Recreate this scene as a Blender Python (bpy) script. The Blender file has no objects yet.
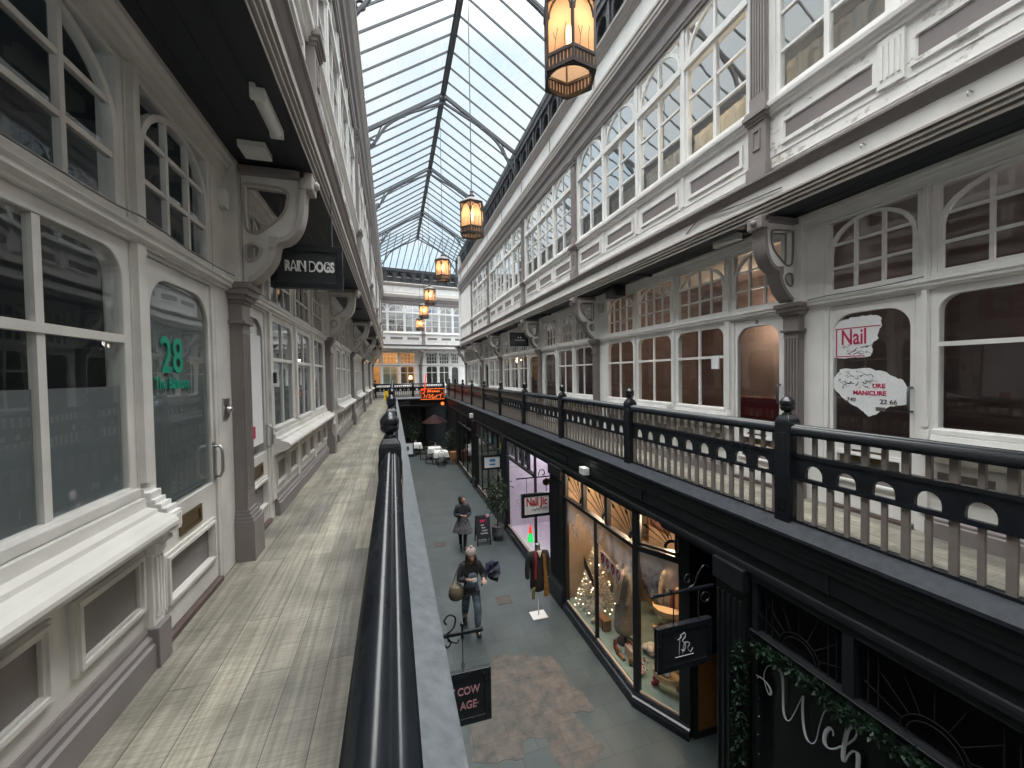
import bpy, math, random
from mathutils import Vector, Matrix, geometry
random.seed(11)
SC = bpy.context.scene
COL = SC.collection
PI = math.pi
OFF = {}

# ------------------------------------------------------------------ helpers
class MB:
    """collects shapes in a local frame (u, v, w) and links them as one mesh object"""
    def __init__(s, fr=None):
        s.v = []; s.f = []; s.m = []; s.sm = []; s.fr = fr or (lambda u, v, w: (u, v, w)); s.mi = 0; s.smooth = False
    def P(s, p):
        s.v.append(s.fr(*p)); return len(s.v) - 1
    def F(s, ids):
        s.f.append(tuple(ids)); s.m.append(s.mi); s.sm.append(s.smooth)
    def quad(s, *pts):
        s.F([s.P(p) for p in pts]); return s
    def box(s, u0, u1, v0, v1, w0, w1):
        i = [s.P(p) for p in ((u0,v0,w0),(u1,v0,w0),(u1,v1,w0),(u0,v1,w0),(u0,v0,w1),(u1,v0,w1),(u1,v1,w1),(u0,v1,w1))]
        for q in ((0,3,2,1),(4,5,6,7),(0,1,5,4),(1,2,6,5),(2,3,7,6),(3,0,4,7)): s.F([i[k] for k in q])
        return s
    def plate(s, loops, w0, w1):
        """polygon with holes in (u, v) extruded from w0 to w1"""
        tri = geometry.tessellate_polygon([[Vector((a, b, 0)) for a, b in l] for l in loops])
        A = []; B = []
        for l in loops:
            A += [s.P((a, b, w0)) for a, b in l]
        for l in loops:
            B += [s.P((a, b, w1)) for a, b in l]
        for t in tri:
            s.F([A[k] for k in t]); s.F([B[k] for k in reversed(t)])
        o = 0
        for l in loops:
            n = len(l)
            for k in range(n):
                a, b = o + k, o + (k + 1) % n
                s.F((A[a], A[b], B[b], B[a]))
            o += n
        return s
    def sweep(s, prof, u0, u1):
        """closed profile [(w, v)] run along u"""
        A = [s.P((u0, v, w)) for w, v in prof]; B = [s.P((u1, v, w)) for w, v in prof]
        n = len(prof)
        for k in range(n):
            j = (k + 1) % n; s.F((A[k], A[j], B[j], B[k]))
        tri = geometry.tessellate_polygon([[Vector((a, b, 0)) for a, b in prof]])
        for t in tri:
            s.F([A[k] for k in t]); s.F([B[k] for k in reversed(t)])
        return s
    def lathe(s, prof, c, seg=16, axis='v', ph=0.0):
        """profile [(r, h)] turned round an axis through c"""
        R = []
        for r, h in prof:
            row = []
            for k in range(seg):
                a = 2 * PI * k / seg + ph; x, y = r * math.cos(a), r * math.sin(a)
                p = {'v': (c[0] + x, c[1] + h, c[2] + y), 'w': (c[0] + x, c[1] + y, c[2] + h), 'u': (c[0] + h, c[1] + x, c[2] + y)}[axis]
                row.append(s.P(p))
            R.append(row)
        for a, b in zip(R, R[1:]):
            for k in range(seg):
                j = (k + 1) % seg; s.F((a[k], a[j], b[j], b[k]))
        s.F(R[0]); s.F(R[-1]); return s
    def ball(s, c, r, seg=14, rings=8):
        rr = r if isinstance(r, (tuple, list)) else (r, r, r)
        R = []
        for i in range(1, rings):
            t = PI * i / rings
            R.append([s.P((c[0] + rr[0] * math.sin(t) * math.cos(2*PI*k/seg), c[1] - rr[1] * math.cos(t), c[2] + rr[2] * math.sin(t) * math.sin(2*PI*k/seg))) for k in range(seg)])
        a = s.P((c[0], c[1] - rr[1], c[2])); b = s.P((c[0], c[1] + rr[1], c[2]))
        for k in range(seg):
            j = (k + 1) % seg
            s.F((a, R[0][j], R[0][k])); s.F((b, R[-1][k], R[-1][j]))
            for x, y in zip(R, R[1:]): s.F((x[k], x[j], y[j], y[k]))
        return s
    def tube(s, pts, r, seg=8, closed=False):
        pts = [Vector(p) for p in pts]; n = len(pts); rad = r if isinstance(r, (list, tuple)) else [r] * n
        rows = []; up = None
        for i, p in enumerate(pts):
            if closed: t = pts[(i + 1) % n] - pts[i - 1]
            else: t = pts[min(i + 1, n - 1)] - pts[max(i - 1, 0)]
            t = t.normalized() if t.length > 1e-9 else Vector((0, 0, 1))
            if up is None: up = Vector((0, 0, 1)) if abs(t.z) < .9 else Vector((1, 0, 0))
            x = t.cross(up)
            if x.length < 1e-4: x = t.cross(Vector((.3, 1, .2)))
            x.normalize(); y = x.cross(t).normalized(); up = y
            rows.append([s.P(tuple(p + x * (rad[i] * math.cos(2*PI*k/seg)) + y * (rad[i] * math.sin(2*PI*k/seg)))) for k in range(seg)])
        pr = list(zip(rows, rows[1:])) + ([(rows[-1], rows[0])] if closed else [])
        for a, b in pr:
            for k in range(seg):
                j = (k + 1) % seg; s.F((a[k], a[j], b[j], b[k]))
        if not closed: s.F(rows[0]); s.F(rows[-1])
        return s
    def bar(s, a, b, wd, ht, nrm=(0, 0, 1)):
        """square bar from a to b"""
        a, b, n = Vector(a), Vector(b), Vector(nrm); t = (b - a).normalized(); x = t.cross(n).normalized(); y = x.cross(t).normalized()
        i = []
        for p in (a, b):
            for sx, sy in ((-1,-1),(1,-1),(1,1),(-1,1)): i.append(s.P(tuple(p + x * (sx * wd / 2) + y * (sy * ht / 2))))
        for q in ((3,2,1,0),(4,5,6,7),(0,1,5,4),(1,2,6,5),(2,3,7,6),(3,0,4,7)): s.F([i[k] for k in q])
        return s
    def build(s, name, mats, parent=None, bevel=0, seg=2):
        me = bpy.data.meshes.new(name)
        if parent is not None: o0 = Vector(OFF[parent.name])
        else:
            xs = [p[0] for p in s.v]; ys = [p[1] for p in s.v]; zs = [p[2] for p in s.v]
            o0 = Vector(((min(xs)+max(xs))/2, (min(ys)+max(ys))/2, min(zs)))
        me.from_pydata([(p[0]-o0.x, p[1]-o0.y, p[2]-o0.z) for p in s.v], [], s.f)
        for m in (mats if isinstance(mats, (list, tuple)) else [mats]): me.materials.append(m)
        me.polygons.foreach_set('material_index', s.m)
        me.polygons.foreach_set('use_smooth', s.sm)
        me.update()
        import bmesh
        bm = bmesh.new(); bm.from_mesh(me); bmesh.ops.recalc_face_normals(bm, faces=bm.faces); bm.to_mesh(me); bm.free()
        o = bpy.data.objects.new(name, me); COL.objects.link(o)
        if parent is not None: o.parent = parent
        else: o.location = o0
        OFF[o.name] = tuple(o0)
        if bevel:
            md = o.modifiers.new('bevel', 'BEVEL'); md.width = bevel; md.segments = seg; md.limit_method = 'ANGLE'; md.angle_limit = .7
        return o

def tag(o, label, cat, group=None, kind=None):
    o['label'] = label; o['category'] = cat
    if group: o['group'] = group
    if kind: o['kind'] = kind
    return o
def thing(name, label, cat, loc, group=None, kind=None):
    o = bpy.data.objects.new(name, None); COL.objects.link(o); o.location = loc; o.empty_display_size = .1
    OFF[o.name] = tuple(loc); return tag(o, label, cat, group, kind)
def text(body, size, fr, uvw, mat, parent, name='lettering', ext=.002, sx=1.0, offset=0, align='CENTER', flip=False, shear=0, bold=0):
    """flat raised lettering lying in a local frame: u along the reading direction, w out of the face"""
    cu = bpy.data.curves.new(name, 'FONT'); cu.body = body; cu.size = size; cu.extrude = ext; cu.align_x = align; cu.align_y = 'CENTER'
    cu.offset = offset; cu.shear = shear; cu.resolution_u = 3
    cu.materials.append(mat)
    o = bpy.data.objects.new(name, cu); COL.objects.link(o)
    p0 = Vector(fr(*uvw)); du = -1 if flip else 1
    X = (Vector(fr(uvw[0] + du, uvw[1], uvw[2])) - p0); Y = Vector(fr(uvw[0], uvw[1] + 1, uvw[2])) - p0; Z = X.cross(Y)
    m = Matrix(((X.x*sx, Y.x, Z.x, 0), (X.y*sx, Y.y, Z.y, 0), (X.z*sx, Y.z, Z.z, 0), (0, 0, 0, 1)))
    p0 = p0 - Vector(OFF[parent.name])
    o.parent = parent
    m.translation = p0
    o.matrix_local = m
    OFF[o.name] = OFF[parent.name]
    return o
ORD = ['first','second','third','fourth','fifth','sixth','seventh','eighth','ninth','tenth','eleventh','twelfth']

# ------------------------------------------------------------------ materials
def mat(name, c, rough=.6, metal=0, var=0, vs=6, bump=0, bs=40, emit=0, ec=None, spec=.5, streak=None):
    m = bpy.data.materials.new(name); m.use_nodes = True; nt = m.node_tree; b = nt.nodes['Principled BSDF']
    b.inputs['Roughness'].default_value = rough; b.inputs['Metallic'].default_value = metal
    b.inputs['Specular IOR Level'].default_value = spec
    b.inputs['Base Color'].default_value = (*c, 1)
    tc = nt.nodes.new('ShaderNodeTexCoord'); geo = nt.nodes.new('ShaderNodeNewGeometry')
    src = geo.outputs['Position']
    if streak:
        mp = nt.nodes.new('ShaderNodeMapping'); mp.inputs['Scale'].default_value = streak; nt.links.new(src, mp.inputs[0]); src = mp.outputs[0]
    if var:
        n = nt.nodes.new('ShaderNodeTexNoise'); n.inputs['Scale'].default_value = vs; n.inputs['Detail'].default_value = 5; nt.links.new(src, n.inputs['Vector'])
        r = nt.nodes.new('ShaderNodeMapRange'); r.inputs[1].default_value = .3; r.inputs[2].default_value = .7; r.inputs[3].default_value = 1 - var; r.inputs[4].default_value = 1 + var * .5
        nt.links.new(n.outputs['Fac'], r.inputs[0])
        x = nt.nodes.new('ShaderNodeVectorMath'); x.operation = 'SCALE'; x.inputs[0].default_value = c; nt.links.new(r.outputs[0], x.inputs['Scale'])
        nt.links.new(x.outputs[0], b.inputs['Base Color'])
    if bump:
        n2 = nt.nodes.new('ShaderNodeTexNoise'); n2.inputs['Scale'].default_value = bs; n2.inputs['Detail'].default_value = 4; nt.links.new(src, n2.inputs['Vector'])
        bp = nt.nodes.new('ShaderNodeBump'); bp.inputs['Strength'].default_value = bump; bp.inputs['Distance'].default_value = .01
        nt.links.new(n2.outputs['Fac'], bp.inputs['Height']); nt.links.new(bp.outputs[0], b.inputs['Normal'])
    if emit:
        b.inputs['Emission Color'].default_value = (*(ec or c), 1); b.inputs['Emission Strength'].default_value = emit
    return m
def glass(name, tint=(.9, .93, .94), rough=.0, base=.045, top=.75, pw=4.0):
    """thin window pane: lets light straight through and mirrors more at a grazing view"""
    m = bpy.data.materials.new(name); m.use_nodes = True; nt = m.node_tree; nt.nodes.clear()
    out = nt.nodes.new('ShaderNodeOutputMaterial'); tr = nt.nodes.new('ShaderNodeBsdfTransparent'); gl = nt.nodes.new('ShaderNodeBsdfGlossy'); mx = nt.nodes.new('ShaderNodeMixShader')
    tr.inputs[0].default_value = (*tint, 1); gl.inputs['Roughness'].default_value = rough; gl.inputs[0].default_value = (1, 1, 1, 1)
    lw = nt.nodes.new('ShaderNodeLayerWeight'); lw.inputs['Blend'].default_value = .5
    p = nt.nodes.new('ShaderNodeMath'); p.operation = 'POWER'; p.inputs[1].default_value = pw
    r = nt.nodes.new('ShaderNodeMapRange'); r.inputs[3].default_value = base; r.inputs[4].default_value = top
    nt.links.new(lw.outputs['Facing'], p.inputs[0]); nt.links.new(p.outputs[0], r.inputs[0]); nt.links.new(r.outputs[0], mx.inputs[0])
    nz = nt.nodes.new('ShaderNodeTexNoise'); nz.inputs['Scale'].default_value = 2.2; nz.inputs['Detail'].default_value = 1
    g = nt.nodes.new('ShaderNodeNewGeometry'); nt.links.new(g.outputs['Position'], nz.inputs['Vector'])
    bp = nt.nodes.new('ShaderNodeBump'); bp.inputs['Strength'].default_value = .05; bp.inputs['Distance'].default_value = .03
    nt.links.new(nz.outputs['Fac'], bp.inputs['Height']); nt.links.new(bp.outputs[0], gl.inputs['Normal'])
    nt.links.new(tr.outputs[0], mx.inputs[1]); nt.links.new(gl.outputs[0], mx.inputs[2]); nt.links.new(mx.outputs[0], out.inputs[0])
    return m
M = {}
M['white'] = mat('white_paint', (.80, .79, .77), .45, var=.10, vs=3, bump=.08, bs=30)
M['cream'] = mat('cream_paint', (.68, .66, .625), .42, var=.14, vs=4, bump=.08, bs=30)
M['taupe'] = mat('taupe_paint', (.215, .19, .188), .5, var=.1, vs=5)
M['taupe_light'] = mat('pale_taupe_paint', (.42, .385, .36), .5, var=.1, vs=5)
M['taupe_mid'] = mat('mid_taupe_paint', (.25, .222, .215), .5, var=.1, vs=5)
M['black'] = mat('black_gloss_paint', (.015, .018, .023), .27, var=.2, vs=9, bump=.05, bs=25)
M['black_mat'] = mat('black_matt_paint', (.014, .016, .019), .5, var=.25, vs=6)
M['soffit'] = mat('dark_soffit_paint', (.014, .018, .026), .6, var=.2, vs=4)
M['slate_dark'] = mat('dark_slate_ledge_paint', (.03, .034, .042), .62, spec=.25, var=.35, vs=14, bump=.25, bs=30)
M['slate'] = mat('grey_ledge_paint', (.14, .155, .17), .38, var=.3, vs=14, bump=.25, bs=30)  # scuffed grey paint, made paler with sky glare put into its colour
M['iron'] = mat('grey_roof_iron', (.075, .082, .095), .5, var=.1)
M['steel'] = mat('brushed_steel', (.55, .55, .53), .3, 1)
M['brass'] = mat('aged_brass', (.22, .16, .08), .38, 1)
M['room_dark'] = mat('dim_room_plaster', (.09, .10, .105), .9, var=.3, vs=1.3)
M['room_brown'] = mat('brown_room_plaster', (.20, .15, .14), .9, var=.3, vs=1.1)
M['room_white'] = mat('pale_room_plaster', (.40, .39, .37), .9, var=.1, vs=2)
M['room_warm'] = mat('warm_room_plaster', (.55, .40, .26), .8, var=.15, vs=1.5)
M['curtain'] = mat('net_curtain', (.80, .78, .73), .9, var=.3, vs=3, streak=(1, 6, .6))
M['glass'] = glass('window_glass')
M['glass_dark'] = glass('smoked_window_glass', (.55, .58, .60), base=.06)
M['glass_up'] = glass('upper_window_glass', (.78, .84, .9), base=.26, top=.95, pw=1.6)
M['glass_roof'] = glass('roof_glass', (.94, .975, .985), base=.03, top=.5)
M['plastic'] = mat('white_plastic', (.74, .74, .72), .4)
M['dull_plastic'] = mat('grey_plastic', (.42, .42, .41), .45)
M['red'] = mat('red_paint', (.45, .02, .04), .5)
M['pink'] = mat('pink_lettering', (.62, .33, .36), .6)
M['letter'] = mat('white_lettering', (.8, .8, .78), .5)
M['green'] = mat('green_lettering', (.0, .30, .19), .5)
M['ink'] = mat('dark_ink', (.02, .02, .025), .6)
M['yellow'] = mat('yellow_plastic', (.75, .5, .02), .4)
M['orange_wood'] = mat('varnished_door_wood', (.45, .2, .06), .35, var=.2, streak=(8, 8, .8))
M['leaf'] = mat('evergreen_leaf', (.012, .036, .018), .55, var=.5, vs=20)
M['leaf2'] = mat('shrub_leaf', (.065, .095, .06), .5, var=.5, vs=20)
M['pot'] = mat('dark_stone_pot', (.12, .12, .115), .7, var=.3)
M['cloth'] = mat('white_tablecloth', (.75, .74, .73), .8)
M['cable'] = mat('black_cable', (.02, .02, .02), .5)
M['maroon'] = mat('maroon_canvas', (.03, .006, .007), .8)
def node_mat(name):
    m = bpy.data.materials.new(name); m.use_nodes = True; nt = m.node_tree
    return m, nt, nt.nodes['Principled BSDF'], nt.nodes.new('ShaderNodeNewGeometry')
def N(nt, t, **kw):
    n = nt.nodes.new(t)
    for k, v in kw.items():
        if k.startswith('i_'): n.inputs[k[2:].replace('_', ' ')].default_value = v
        else: setattr(n, k, v)
    return n
def planks():
    m, nt, b, g = node_mat('weathered_wood_planks'); L = nt.links.new
    sep = N(nt, 'ShaderNodeSeparateXYZ'); L(g.outputs['Position'], sep.inputs[0])
    cb = N(nt, 'ShaderNodeCombineXYZ'); L(sep.outputs['Y'], cb.inputs[0]); L(sep.outputs['X'], cb.inputs[1])
    br = N(nt, 'ShaderNodeTexBrick'); br.offset = .37; br.offset_frequency = 2
    br.inputs['Scale'].default_value = 1; br.inputs['Brick Width'].default_value = 1.45; br.inputs['Row Height'].default_value = .185
    br.inputs['Mortar Size'].default_value = .0026; br.inputs['Mortar Smooth'].default_value = .2; br.inputs['Bias'].default_value = 0
    br.inputs['Color1'].default_value = (.295, .27, .218, 1); br.inputs['Color2'].default_value = (.17, .162, .14, 1); br.inputs['Mortar'].default_value = (.07, .068, .06, 1)
    L(cb.outputs[0], br.inputs['Vector'])
    # long grain
    mp = N(nt, 'ShaderNodeMapping'); mp.inputs['Scale'].default_value = (45, 1.6, 1); L(g.outputs['Position'], mp.inputs[0])
    n1 = N(nt, 'ShaderNodeTexNoise', i_Scale=1, i_Detail=6); L(mp.outputs[0], n1.inputs['Vector'])
    # saw marks across
    mp2 = N(nt, 'ShaderNodeMapping'); mp2.inputs['Scale'].default_value = (9, 95, 1); L(g.outputs['Position'], mp2.inputs[0])
    n2 = N(nt, 'ShaderNodeTexNoise', i_Scale=1, i_Detail=4); L(mp2.outputs[0], n2.inputs['Vector'])
    n3 = N(nt, 'ShaderNodeTexNoise', i_Scale=2.5, i_Detail=4); L(g.outputs['Position'], n3.inputs['Vector'])
    r1 = N(nt, 'ShaderNodeMapRange'); r1.inputs[1].default_value = .3; r1.inputs[2].default_value = .7; r1.inputs[3].default_value = .68; r1.inputs[4].default_value = 1.25; L(n1.outputs['Fac'], r1.inputs[0])
    r2 = N(nt, 'ShaderNodeMapRange'); r2.inputs[1].default_value = .32; r2.inputs[2].default_value = .6; r2.inputs[3].default_value = .80; r2.inputs[4].default_value = 1.08; L(n2.outputs['Fac'], r2.inputs[0])
    r3 = N(nt, 'ShaderNodeMapRange'); r3.inputs[1].default_value = .35; r3.inputs[2].default_value = .65; r3.inputs[3].default_value = .75; r3.inputs[4].default_value = 1.22; L(n3.outputs['Fac'], r3.inputs[0])
    a = N(nt, 'ShaderNodeMath', operation='MULTIPLY'); L(r1.outputs[0], a.inputs[0]); L(r2.outputs[0], a.inputs[1])
    c = N(nt, 'ShaderNodeMath', operation='MULTIPLY'); L(a.outputs[0], c.inputs[0]); L(r3.outputs[0], c.inputs[1])
    s = N(nt, 'ShaderNodeVectorMath', operation='SCALE'); L(br.outputs['Color'], s.inputs[0]); L(c.outputs[0], s.inputs['Scale'])
    L(s.outputs[0], b.inputs['Base Color']); b.inputs['Roughness'].default_value = .55
    bp = N(nt, 'ShaderNodeBump', i_Strength=.25, i_Distance=.006); L(c.outputs[0], bp.inputs['Height']); L(bp.outputs[0], b.inputs['Normal'])
    return m
def flags():
    m, nt, b, g = node_mat('grey_green_flagstones'); L = nt.links.new
    sep = N(nt, 'ShaderNodeSeparateXYZ'); L(g.outputs['Position'], sep.inputs[0])
    br = N(nt, 'ShaderNodeTexBrick'); br.offset = .43
    br.inputs['Scale'].default_value = 1; br.inputs['Brick Width'].default_value = .62; br.inputs['Row Height'].default_value = .40
    br.inputs['Mortar Size'].default_value = .005; br.inputs['Mortar Smooth'].default_value = .3
    br.inputs['Color1'].default_value = (.060, .072, .071, 1); br.inputs['Color2'].default_value = (.047, .059, .060, 1); br.inputs['Mortar'].default_value = (.026, .032, .032, 1)
    L(g.outputs['Position'], br.inputs['Vector'])
    n = N(nt, 'ShaderNodeTexNoise', i_Scale=1.4, i_Detail=6); L(g.outputs['Position'], n.inputs['Vector'])
    r = N(nt, 'ShaderNodeMapRange'); r.inputs[1].default_value = .3; r.inputs[2].default_value = .7; r.inputs[3].default_value = .8; r.inputs[4].default_value = 1.2; L(n.outputs['Fac'], r.inputs[0])
    s = N(nt, 'ShaderNodeVectorMath', operation='SCALE'); L(br.outputs['Color'], s.inputs[0]); L(r.outputs[0], s.inputs['Scale'])
    L(s.outputs[0], b.inputs['Base Color']); b.inputs['Roughness'].default_value = .45
    bp = N(nt, 'ShaderNodeBump', i_Strength=.2, i_Distance=.01); L(br.outputs['Fac'], bp.inputs['Height']); bp.invert = True; L(bp.outputs[0], b.inputs['Normal'])
    return m
def patchstone():
    m, nt, b, g = node_mat('worn_brown_paving'); L = nt.links.new
    n = N(nt, 'ShaderNodeTexNoise', i_Scale=5, i_Detail=8, i_Roughness=.7); L(g.outputs['Position'], n.inputs['Vector'])
    cr = N(nt, 'ShaderNodeValToRGB'); L(n.outputs['Fac'], cr.inputs[0])
    cr.color_ramp.elements[0].color = (.05, .052, .048, 1); cr.color_ramp.elements[0].position = .35
    cr.color_ramp.elements[1].color = (.14, .11, .09, 1); cr.color_ramp.elements[1].position = .68
    br = N(nt, 'ShaderNodeTexBrick'); br.inputs['Scale'].default_value = 1; br.inputs['Brick Width'].default_value = .5; br.inputs['Row Height'].default_value = .5; br.inputs['Mortar Size'].default_value = .006
    br.inputs['Color1'].default_value = (1, 1, 1, 1); br.inputs['Color2'].default_value = (.85, .85, .85, 1); br.inputs['Mortar'].default_value = (.6, .6, .6, 1); L(g.outputs['Position'], br.inputs['Vector'])
    mx = N(nt, 'ShaderNodeMix', data_type='RGBA', blend_type='MULTIPLY'); mx.inputs[0].default_value = 1; L(cr.outputs[0], mx.inputs[6]); L(br.outputs[0], mx.inputs[7])
    L(mx.outputs[2], b.inputs['Base Color']); b.inputs['Roughness'].default_value = .6
    bp = N(nt, 'ShaderNodeBump', i_Strength=.4, i_Distance=.01); L(n.outputs['Fac'], bp.inputs['Height']); L(bp.outputs[0], b.inputs['Normal'])
    return m
def peel():
    m, nt, b, g = node_mat('peeling_white_paint'); L = nt.links.new
    mp = N(nt, 'ShaderNodeMapping'); mp.inputs['Scale'].default_value = (1, 1, 2.2); L(g.outputs['Position'], mp.inputs[0])
    n = N(nt, 'ShaderNodeTexNoise', i_Scale=9, i_Detail=7, i_Roughness=.65); L(mp.outputs[0], n.inputs['Vector'])
    n2 = N(nt, 'ShaderNodeTexNoise', i_Scale=1.6, i_Detail=2); L(g.outputs['Position'], n2.inputs['Vector'])
    a = N(nt, 'ShaderNodeMath', operation='MULTIPLY'); L(n.outputs['Fac'], a.inputs[0]); L(n2.outputs['Fac'], a.inputs[1])
    cr = N(nt, 'ShaderNodeValToRGB'); L(a.outputs[0], cr.inputs[0])
    e = cr.color_ramp.elements; e[0].color = (.80, .79, .77, 1); e[0].position = .262; e[1].color = (.52, .50, .46, 1); e[1].position = .278
    L(cr.outputs[0], b.inputs['Base Color']); b.inputs['Roughness'].default_value = .5
    bp = N(nt, 'ShaderNodeBump', i_Strength=.9, i_Distance=.015); L(cr.outputs[0], bp.inputs['Height']); L(bp.outputs[0], b.inputs['Normal'])
    return m
def lampglass():
    m = bpy.data.materials.new('amber_lantern_glass'); m.use_nodes = True; nt = m.node_tree; L = nt.links.new; b = nt.nodes['Principled BSDF']
    b.inputs['Base Color'].default_value = (.85, .66, .5, 1); b.inputs['Roughness'].default_value = .5
    tl = nt.nodes.new('ShaderNodeBsdfTranslucent'); tl.inputs[0].default_value = (.98, .66, .43, 1)
    tp = nt.nodes.new('ShaderNodeBsdfTransparent'); tp.inputs[0].default_value = (1, .80, .6, 1)
    m1 = nt.nodes.new('ShaderNodeMixShader'); m1.inputs[0].default_value = .22; L(tl.outputs[0], m1.inputs[1]); L(tp.outputs[0], m1.inputs[2])
    m2 = nt.nodes.new('ShaderNodeMixShader'); m2.inputs[0].default_value = .72; L(b.outputs[0], m2.inputs[1]); L(m1.outputs[0], m2.inputs[2])
    L(m2.outputs[0], nt.nodes['Material Output'].inputs[0]); return m
def emitter(name, c, s):
    m = bpy.data.materials.new(name); m.use_nodes = True; nt = m.node_tree; nt.nodes.clear()
    e = nt.nodes.new('ShaderNodeEmission'); e.inputs[0].default_value = (*c, 1); e.inputs[1].default_value = s
    o = nt.nodes.new('ShaderNodeOutputMaterial'); nt.links.new(e.outputs[0], o.inputs[0]); return m
M['planks'] = planks(); M['flags'] = flags(); M['patch'] = patchstone(); M['peel'] = peel(); M['lampglass'] = lampglass()
M['bulb'] = emitter('lit_filament_bulb', (1, .66, .36), 27)
M['warmbulb'] = emitter('warm_shop_bulb', (1, .72, .42), 30)
M['neon'] = emitter('orange_neon', (1, .17, .035), 1.0)
M['neon_red'] = emitter('red_neon', (1, .06, .03), .7)
M['tube'] = emitter('cool_shop_tube', (.95, .9, 1), 14)
M['fairy'] = emitter('fairy_light', (1, .8, .5), 9)
M['led_green'] = emitter('green_led', (.01, .7, .12), .9)
M['led_red'] = emitter('red_led', (1, .05, .02), .9)

# ------------------------------------------------------------------ frames of the place
G = 3.75                                    # gallery floor above the arcade pavement
FR = lambda u, v, w: (4.75 - w, u, v)       # shop wall behind the gallery of door 33
FL = lambda u, v, w: (-1.3 + w, u, v)       # shop wall behind the gallery of door 28
FRU = lambda u, v, w: (4.2 - w, u, v)       # overhanging upper storeys
FLU = lambda u, v, w: (-.66 + w, u, v)
ea = math.radians(11); ED = (math.cos(ea), math.sin(ea)); EN = (math.sin(ea), -math.cos(ea)); EO = (-.5, 29.5)
FE = lambda u, v, w: (EO[0] + ED[0]*u + EN[0]*w, EO[1] + ED[1]*u + EN[1]*w, v)
# ------------------------------------------------------------------ openings
def rect(u0, u1, v0, v1): return [(u0, v0), (u1, v0), (u1, v1), (u0, v1)]
def shoulder(u0, u1, v0, v1, ru, rv, n=7):
    p = [(u0, v0), (u1, v0)]
    p += [(u1 - ru + ru * math.cos(t), v1 - rv + rv * math.sin(t)) for t in (PI/2*k/n for k in range(n + 1))]
    p += [(u0 + ru - ru * math.sin(t), v1 - rv + rv * math.cos(t)) for t in (PI/2*k/n for k in range(n + 1))]
    return p
def arch(u0, u1, v0, v1, rise, n=14):
    c, r = (u0 + u1) / 2, (u1 - u0) / 2
    return [(u0, v0), (u1, v0)] + [(c + r * math.cos(PI*k/n), v1 - rise + rise * math.sin(PI*k/n)) for k in range(n + 1)]
def arch_top(u, u0, u1, v1, rise):
    c, r = (u0 + u1) / 2, (u1 - u0) / 2; x = min(1, abs(u - c) / r); return v1 - rise + rise * math.sqrt(1 - x * x)
def arch_half(v, u0, u1, v1, rise):
    r = (u1 - u0) / 2; y = max(0, (v - (v1 - rise)) / rise); return r * math.sqrt(max(0, 1 - y * y))

NW = [0]; ND = [0]; NT = [0]
def nwin(): NW[0] += 1; return 'window_%d' % NW[0]
def ndoor(): ND[0] += 1; return 'door_%d' % ND[0]
def ntrim(): NT[0] += 1; return 'trim_%d' % NT[0]

def arched_light(fr_mb, bar_mb, gl_mb, u0, u1, v0, v1, cols, rows, rise, m=.045, rib=.035, d=.0, spandrel=True, bw=.0145):
    """a light with an arched rib, glazing bars below it and glass in the corners"""
    fr_mb.plate([rect(u0, u1, v0, v1), rect(u0 + m, u1 - m, v0 + m, v1 - m * .6)], -.085 + d, -.006 + d)
    a0, a1, b0, b1 = u0 + m, u1 - m, v0 + m, v1 - m * .6
    out = arch(a0, a1, b0, b1, rise); inn = arch(a0 + rib, a1 - rib, b0 - .001, b1 - rib, max(.05, rise - rib * .6))
    if spandrel:
        inn = arch(a0 + rib, a1 - rib, b0 + rib * .6, b1 - rib, max(.05, rise - rib * .6))
        bar_mb.plate([out, inn], -.045 + d, -.008 + d)
    c0, c1, ct, cr = a0 + rib * .5, a1 - rib * .5, b1 - rib * .5, rise
    for k in range(1, cols):
        u = c0 + (c1 - c0) * k / cols; bar_mb.box(u - bw, u + bw, b0, arch_top(u, c0, c1, ct, cr), -.042 + d, -.012 + d)
    for k in range(1, rows):
        v = b0 + (b1 - b0) * k / rows; h = arch_half(v, c0, c1, ct, cr); c = (c0 + c1) / 2
        if v < ct: bar_mb.box(c - h, c + h, v - bw, v + bw, -.040 + d, -.014 + d)
    gl_mb.quad((a0, b0, -.03 + d), (a1, b0, -.03 + d), (a1, b1, -.03 + d), (a0, b1, -.03 + d))

SILL_P = [(0, 4.685), (.04, 4.68), (.045, 4.63), (.09, 4.62), (.095, 4.60), (.15, 4.585), (.175, 4.572), (.187, 4.553), (.187, 4.535), (.175, 4.512), (.15, 4.495), (.11, 4.48), (.06, 4.465), (.03, 4.44), (0, 4.43)]
BASE_P = [(0, 3.975), (.012, 3.975), (.02, 3.955), (.02, 3.935), (.04, 3.92), (.04, 3.895), (.055, 3.885), (.055, 3.75), (0, 3.75)]

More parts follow.
